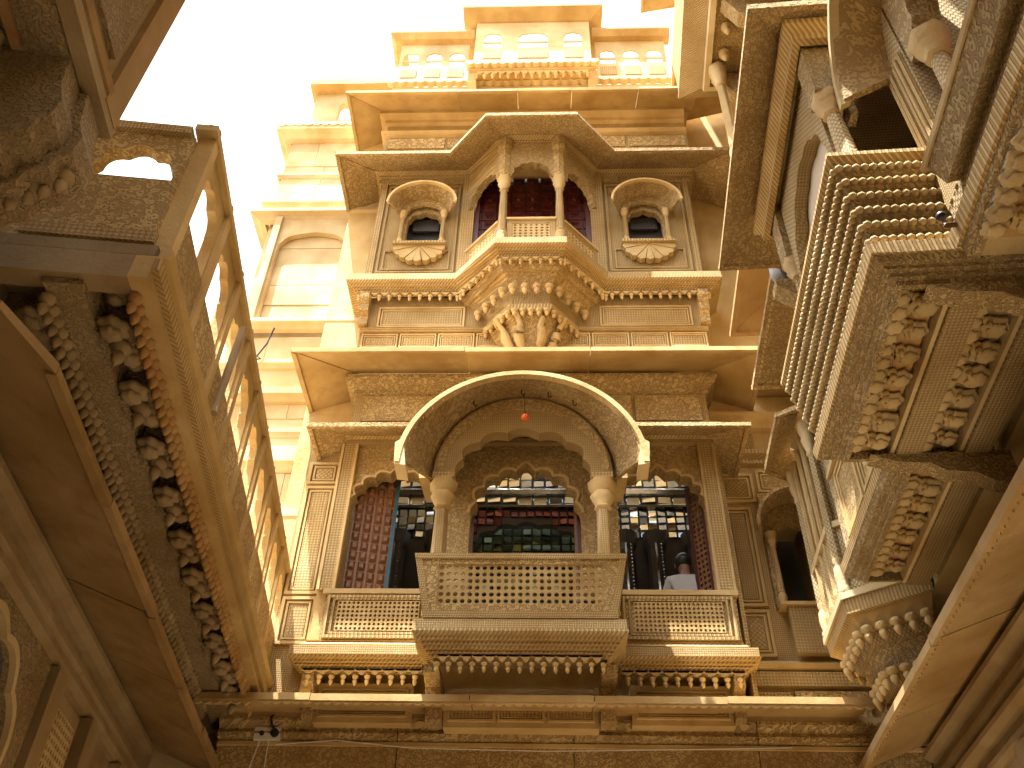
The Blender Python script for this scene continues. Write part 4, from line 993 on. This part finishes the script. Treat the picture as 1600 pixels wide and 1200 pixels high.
part('blind_panel', MB().box(RA+.2, RB_-.2, RY+.16, RY+.20, 6.12, 7.72), 'plaster', rb)
near = archplate(.32, 1.17, 6.85, 7.72, cusp(.78, .34, 6.95, .36, 6, .10))
part('arch', r90(MB().prism(near, -.05, .05), RB_-.12), 'drabscroll', rb)
part('back_wall', MB().box(RA+.05, RB_-.05, -.36, -.302, 5.43, 7.72), 'brownwall', rb)
part('grille', MB().jali(-3.7, -3.4, 6.3, 7.0, -.40, -.375, 4, 8, .38), 'iron', rb)
part('frieze_block', MB().box(RA+.02, RB_+.0, RY+.02, -.302, 7.722, 7.90), 'drab', rb)
part('frieze_moulding', MB().sweep([(RA, -.35), (RA, RY), (RB_, RY), (RB_, -.35)], [(0, 7.60), (.05, 7.61), (.05, 7.68), (.10, 7.74), (.10, 7.80), (0, 7.82)]), 'teeth', rb)
ec = thing('balcony_eave', 'broad carved eave slab over the ribbed balcony on the right', 'eave', (-4, -1.3, 7.8), RF)
eave(ec, [(-4.95, -.30), (-4.95, -1.34), (-3.30, -1.34), (-3.30, -.30)], eave_prof(.37, 7.95, 7.80, .06), 1.7, 'slabcarve')

rg = thing('carved_gallery', 'recessed carved gallery on the right wing beyond the ribbed balcony', 'balcony', (-5.6, -.7, 5.2), RF)
part('gallery_wall', MB().box(-6.25, -4.99, -.90, -.301, 5.44, 7.85), 'drab', rg)
part('floor_slab', MB().box(-6.30, -4.82, -.93, -.301, 5.30, 5.438), 'drabplain', rg)
part('toothed_band', MB().sweep([(-6.30, -.4), (-6.30, -.93), (-4.82, -.93)], [(0, 5.33), (.05, 5.33), (.06, 5.41), (0, 5.41)]), 'teeth', rg)
part('band_moulding', MB().sweep([(-6.30, -.4), (-6.30, -.93), (-4.82, -.93)], [(-.08, 5.20), (-.05, 5.205), (-.045, 5.235), (-.02, 5.24), (-.015, 5.27), (.02, 5.28), (.045, 5.328), (-.08, 5.328)]), 'drabscroll', rg)
soffit_rows(rg, -6.24, -4.86, -.91, 5.24, 8, 1)
relief(rg, -6.15, -5.6, 5.55, 6.15, -.90, 'scroll', .05); relief(rg, -6.15, -5.6, 6.2, 7.3, -.90, 'lattice', .05); relief(rg, -5.55, -5.05, 5.55, 6.15, -.90, 'scroll', .05)
part('rail', MB().box(-6.24, -5.0, -.96, -.902, 6.16, 6.20), 'drabplain', rg)
part('corner_pilaster', MB().box(-6.27, -6.15, -.935, -.901, 5.44, 7.85), 'drabscroll', rg)
e = thing('gallery_eave', 'smooth orange eave slab on the right wing in front of the middle eave', 'eave', (-5.8, -.9, 8.4), RF)
eave(e, [(-6.35, -.30), (-6.35, -1.0), (-4.9, -1.0)], eave_prof(.40, 8.55, 8.40, .06), 1.6, 'orange')
e = thing('gallery_eave', 'carved eave slab with leaf border below the pigeon on the right wing', 'eave', (-6.2, -.8, 8.0), RF)
eave(e, [(-6.72, -.30), (-6.72, -.80), (-5.5, -.80)], eave_prof(.40, 8.10, 7.98, .06), 1.4, 'slabcarve')
row(drop, e, (-6.9, -1.15, 7.97), (-5.55, -1.15, 7.97), 20, 'edge_bead', sc=.5)
part('bracket_scroll', MB().prismx([(-.30, 7.0), (-.5, 7.1), (-.72, 7.3), (-.80, 7.32), (-.95, 7.5), (-1.05, 7.52), (-1.22, 7.66), (-1.22, 7.74), (-.30, 7.74)], -5.58, -5.40), 'drabscroll', e)

orl = thing('corner_oriel', 'half octagon carved oriel on the right wing next to the front wall', 'bay window', (-7.1, -.6, 5.0), RF)
OP = [(-7.95, -.32), (-7.55, -.90), (-6.78, -.90), (-6.40, -.32)]
def oshell(f0, z0, f1, z1, mat, nm):
    c0 = (-7.17, -.31)
    a = [(c0[0]+(x-c0[0])*f0, c0[1]+(y-c0[1])*f0) for x, y in OP]; b = [(c0[0]+(x-c0[0])*f1, c0[1]+(y-c0[1])*f1) for x, y in OP]
    part(nm, MB().add([(x, y, z0) for x, y in a]+[(x, y, z1) for x, y in b], [(0,1,5,4), (1,2,6,5), (2,3,7,6), (3,2,1,0), (4,5,6,7), (0,4,7,3)]), mat, orl)
oshell(.46, 4.722, .52, 4.80, 'teeth', 'corbel_tier'); oshell(.50, 4.802, .66, 5.0, 'drabscroll', 'corbel_tier')
oshell(.72, 5.002, .76, 5.10, 'drab', 'corbel_tier'); oshell(.80, 5.102, .93, 5.22, 'slab', 'corbel_tier')
oshell(1.0, 5.222, 1.02, 5.34, 'teeth', 'lattice_band'); oshell(1.05, 5.342, 1.05, 5.40, 'pale', 'ledge'); oshell(.97, 5.402, .97, 6.02, 'drab', 'parapet'); oshell(1.01, 6.022, 1.01, 6.08, 'drabplain', 'sill')  # ledge in the paler stone: sunlight put into its colour
oshell(.90, 6.082, .90, 7.22, 'drab', 'bay_body')
for f, z_, n in ((.86, 5.10, 5), (.60, 4.80, 4)):
    c0 = (-7.17, -.31); q = [(c0[0]+(x-c0[0])*f, c0[1]+(y-c0[1])*f) for x, y in OP]
    for i in range(3):
        for j in range(n):
            t = (j+.5)/n
            inst('boss', bigdrop, orl, (q[i][0]*(1-t)+q[i+1][0]*t, q[i][1]*(1-t)+q[i+1][1]*t, z_+.03), 0, .75)
for (x, y) in OP[1:3]: column(orl, x, y+.03, 5.40, 7.2, .045, 'drabplain')
for i in range(3):
    part('colonnette', MB().lathe([(.035, 5.42), (.04, 5.5), (.03, 5.56), (.03, 7.1), (.045, 7.2)], (-7.4+i*.2, -.875, 0), 8), 'fine', orl)
e = thing('oriel_eave', 'small dark carved eave over the corner oriel', 'eave', (-7.1, -.9, 7.3), RF)
eave(e, [(-7.80, -.32), (-7.46, -.88), (-6.86, -.88), (-6.5, -.32)], eave_prof(.26, 7.40, 7.26, .05), 1.0, 'slabcarve')

ng = thing('arched_gallery', 'near carved gallery at the upper right with curved roof and leaning parapet', 'balcony', (-2.0, -.7, 5.2), RF)
part('floor_slab', MB().box(-3.10, .4, -.95, -.301, 5.30, 5.42), 'drabplain', ng)
part('toothed_band', MB().sweep([(-3.06, -.95), (.4, -.95)], [(0, 5.33), (.05, 5.33), (.06, 5.43), (0, 5.43)]), 'teeth', ng)
part('band_moulding', MB().sweep([(-3.06, -.95), (.4, -.95)], [(-.04, 5.24), (-.01, 5.25), (0, 5.28), (.02, 5.29), (.03, 5.328), (-.04, 5.328)]), 'drabscroll', ng)
soffit_rows(ng, -3.0, -.4, -1.0, 5.24, 15, 1)
part('parapet_base', MB().box(-3.05, .4, -.955, -.80, 5.44, 5.62), 'drab', ng)
m_ = Matrix.Translation((0, -.96, 5.55)) @ Matrix.Rotation(radians(22), 4, 'X')
part('leaning_parapet', MB().box(-2.85, -1.3, -.05, .03, .06, .22).xf(m_), 'drabscroll', ng)
part('parapet_rim', MB().box(-2.88, -1.27, -.065, .045, .222, .25).xf(m_), 'drabplain', ng)
part('side_wall', MB().box(-3.08, -2.82, -.93, -.301, 5.622, 7.5), 'drab', ng)
for k in range(5): part('pilaster_strip', MB().box(-3.06+k*.048, -3.03+k*.048, -.955-.006*(k % 2), -.931, 5.63, 6.9), 'fine', ng)
column(ng, -2.66, -.86, 5.62, 6.72, .07, 'drabplain'); column(ng, -1.45, -.86, 5.62, 6.72, .07, 'drabplain')
part('arch', MB().prism(archplate(-2.81, -1.3, 6.72, 7.6, cusp(-2.06, .62, 6.76, .5, 6, .09)), -.92, -.80), 'drabscroll', ng)
part('curved_roof', bangla(-2.06, .80, 6.95, .85, -.60, 1.06, 6.88, .88, -1.22, .05), 'slabcarve', ng, True)
part('roof_rim', bangla(-2.06, 1.062, 6.865, .88, -1.18, 1.085, 6.85, .895, -1.24, .045), 'drabplain', ng, True)
part('back_wall', MB().box(-2.8, .4, -.36, -.302, 5.44, 7.6), 'dark', ng)
rc = thing('red_curtain', 'dark red cloth hanging in the near right opening', 'curtain', (-2.2, -.6, 5.6), RF)
cv = [(-2.62+i*.05, -.62+.03*sin(i*1.7)) for i in range(15)]
part('cloth', MB().sweep(cv, [(0, 5.63), (.008, 5.63), (.008, 6.75), (0, 6.75)]), 'cloth', rc, True)

# upper storeys of the right wing
r3 = thing('lattice_balcony', 'upper storey balcony of the right wing with lattice border seen from below', 'balcony', (-4, -.9, 12.5), RF)
part('floor_slab', MB().box(-6.35, -1.5, -1.2, -.451, 12.52, 12.7), 'scroll', r3)
part('lattice_border', MB().sweep([(-6.35, -.46), (-6.35, -1.2), (-1.5, -1.2)], [(.0, 12.56), (.30, 12.80), (.30, 12.86), (0, 12.64)]), 'lattice', r3)
part('lit_fillet', MB().sweep([(-6.35, -.46), (-6.35, -1.2), (-1.5, -1.2)], [(-.05, 12.46), (.02, 12.47), (.03, 12.55), (-.05, 12.55)]), 'pale', r3)  # sunlit rim drawn by a paler stone colour
part('parapet', MB().sweep([(-6.35, -.46), (-6.35, -1.2), (-1.5, -1.2)], [(.22, 12.87), (.28, 12.87), (.30, 13.7), (.22, 13.7)]), 'lattice', r3)
for i in range(12): inst('boss', bigdrop, r3, (-6.2+i*.35, -1.0, 12.52), 0, 1.1)
for x in (-6.2, -5.2, -4.2): part('bracket', MB().prismx([(-.301, 11.3), (-.5, 11.4), (-.62, 11.8), (-.95, 12.05), (-1.1, 12.45), (-.301, 12.45)], x-.09, x+.09), 'scroll', r3)
column(r3, -6.05, -1.08, 10.4, 12.44, .07)
part('column_bracket', MB().prismx([(-.301, 10.0), (-.8, 10.2), (-1.18, 10.38), (-.301, 10.38)], -6.15, -5.95), 'stone', r3)
e = thing('roof_eave', 'plain brown eave slab at the top of the right wing beside the top eave', 'eave', (-7, -1, 14.6), RF)
eave(e, [(-8.25, -.46), (-5.0, -.46)], eave_prof(.92, 14.95, 14.70), 1.2)
e = thing('roof_eave', 'dark eave of the right wing at the top edge of the picture against the sky', 'eave', (-7, -1, 19.2), RF)
eave(e, [(-8.6, -.46), (-4.0, -.46)], eave_prof(1.05, 19.4, 19.2), 1.2)

# ------------------------------------------------------------------ pigeon
def pigeon(loc, frame, rz, label):
    p = thing('pigeon', label, 'pigeon', loc, frame)
    x, y_, z_ = loc
    R_ = Matrix.Translation(loc) @ Matrix.Rotation(rz, 4, 'Z') @ Matrix.Rotation(radians(-38), 4, 'Y')
    prof = []
    body = MB(); n = 12
    secs = [(-.13, .012, .010, -.005), (-.10, .030, .026, 0), (-.05, .052, .050, 0), (0, .062, .062, 0), (.05, .056, .060, .004), (.09, .038, .042, .016), (.115, .027, .029, .032), (.135, .026, .026, .048), (.155, .022, .022, .056), (.17, .010, .010, .056)]
    vs = []; fs = []
    for (a, ry, rz_, dz) in secs:
        for j in range(n): t = 2*pi*j/n; vs.append((a, ry*cos(t), dz+rz_*sin(t)))
    for i in range(len(secs)-1):
        for j in range(n): fs.append((i*n+j, i*n+(j+1) % n, (i+1)*n+(j+1) % n, (i+1)*n+j))
    fs += [tuple(range(n-1, -1, -1)), tuple(range((len(secs)-1)*n, len(secs)*n))]
    part('body', body.add(vs, fs).xf(R_), 'birdgrey', p, True)
    part('tail', MB().add([(-.10,-.022,.01),(-.10,.022,.01),(-.25,.042,0),(-.25,-.042,0),(-.10,-.022,-.008),(-.10,.022,-.008),(-.25,.042,-.01),(-.25,-.042,-.01)], [(0,1,2,3),(7,6,5,4),(0,4,5,1),(1,5,6,2),(2,6,7,3),(3,7,4,0)]).xf(R_), 'birddark', p)
    for s in (-1, 1):
        part('wing', MB().add([(.07,s*.050,.02),(.0,s*.068,.03),(-.10,s*.055,.02),(-.19,s*.025,.015),(-.10,s*.050,-.025),(0,s*.064,-.03)], [(0,1,2,3,4,5)] if s > 0 else [(5,4,3,2,1,0)]).xf(R_), 'birddark', p)
        part('leg', MB().tube([tuple(R_ @ Vector((-.01, s*.02, -.05))), (x, y_+s*.02, z_-.115)], .004), 'cloth', p)
    part('beak', MB().lathe([(.008, 0), (.002, .025)], (0, 0, 0), 6).xf(R_ @ Matrix.Translation((.168, 0, .054)) @ Matrix.Rotation(radians(90), 4, 'Y')), 'birddark', p)
pigeon((-5.5, -1.15, 7.86), RF, radians(-60), 'grey and black pigeon perched at the end of an eave on the right wing')
hk = thing('iron_spigot', 'small black iron fitting on the ledge between ribbed balcony and near gallery', 'fitting', (-2.97, -1.02, 5.40), RF)
part('bracket', MB().tube([(-2.97, -1.0, 5.40), (-2.97, -1.06, 5.40), (-2.97, -1.06, 5.46)], .014, 8), 'iron', hk)
part('knob', MB().lathe([(.01, 0), (.026, .012), (.026, .03), (.01, .045)], (-2.97, -1.06, 5.455), 10), 'black', hk, True)
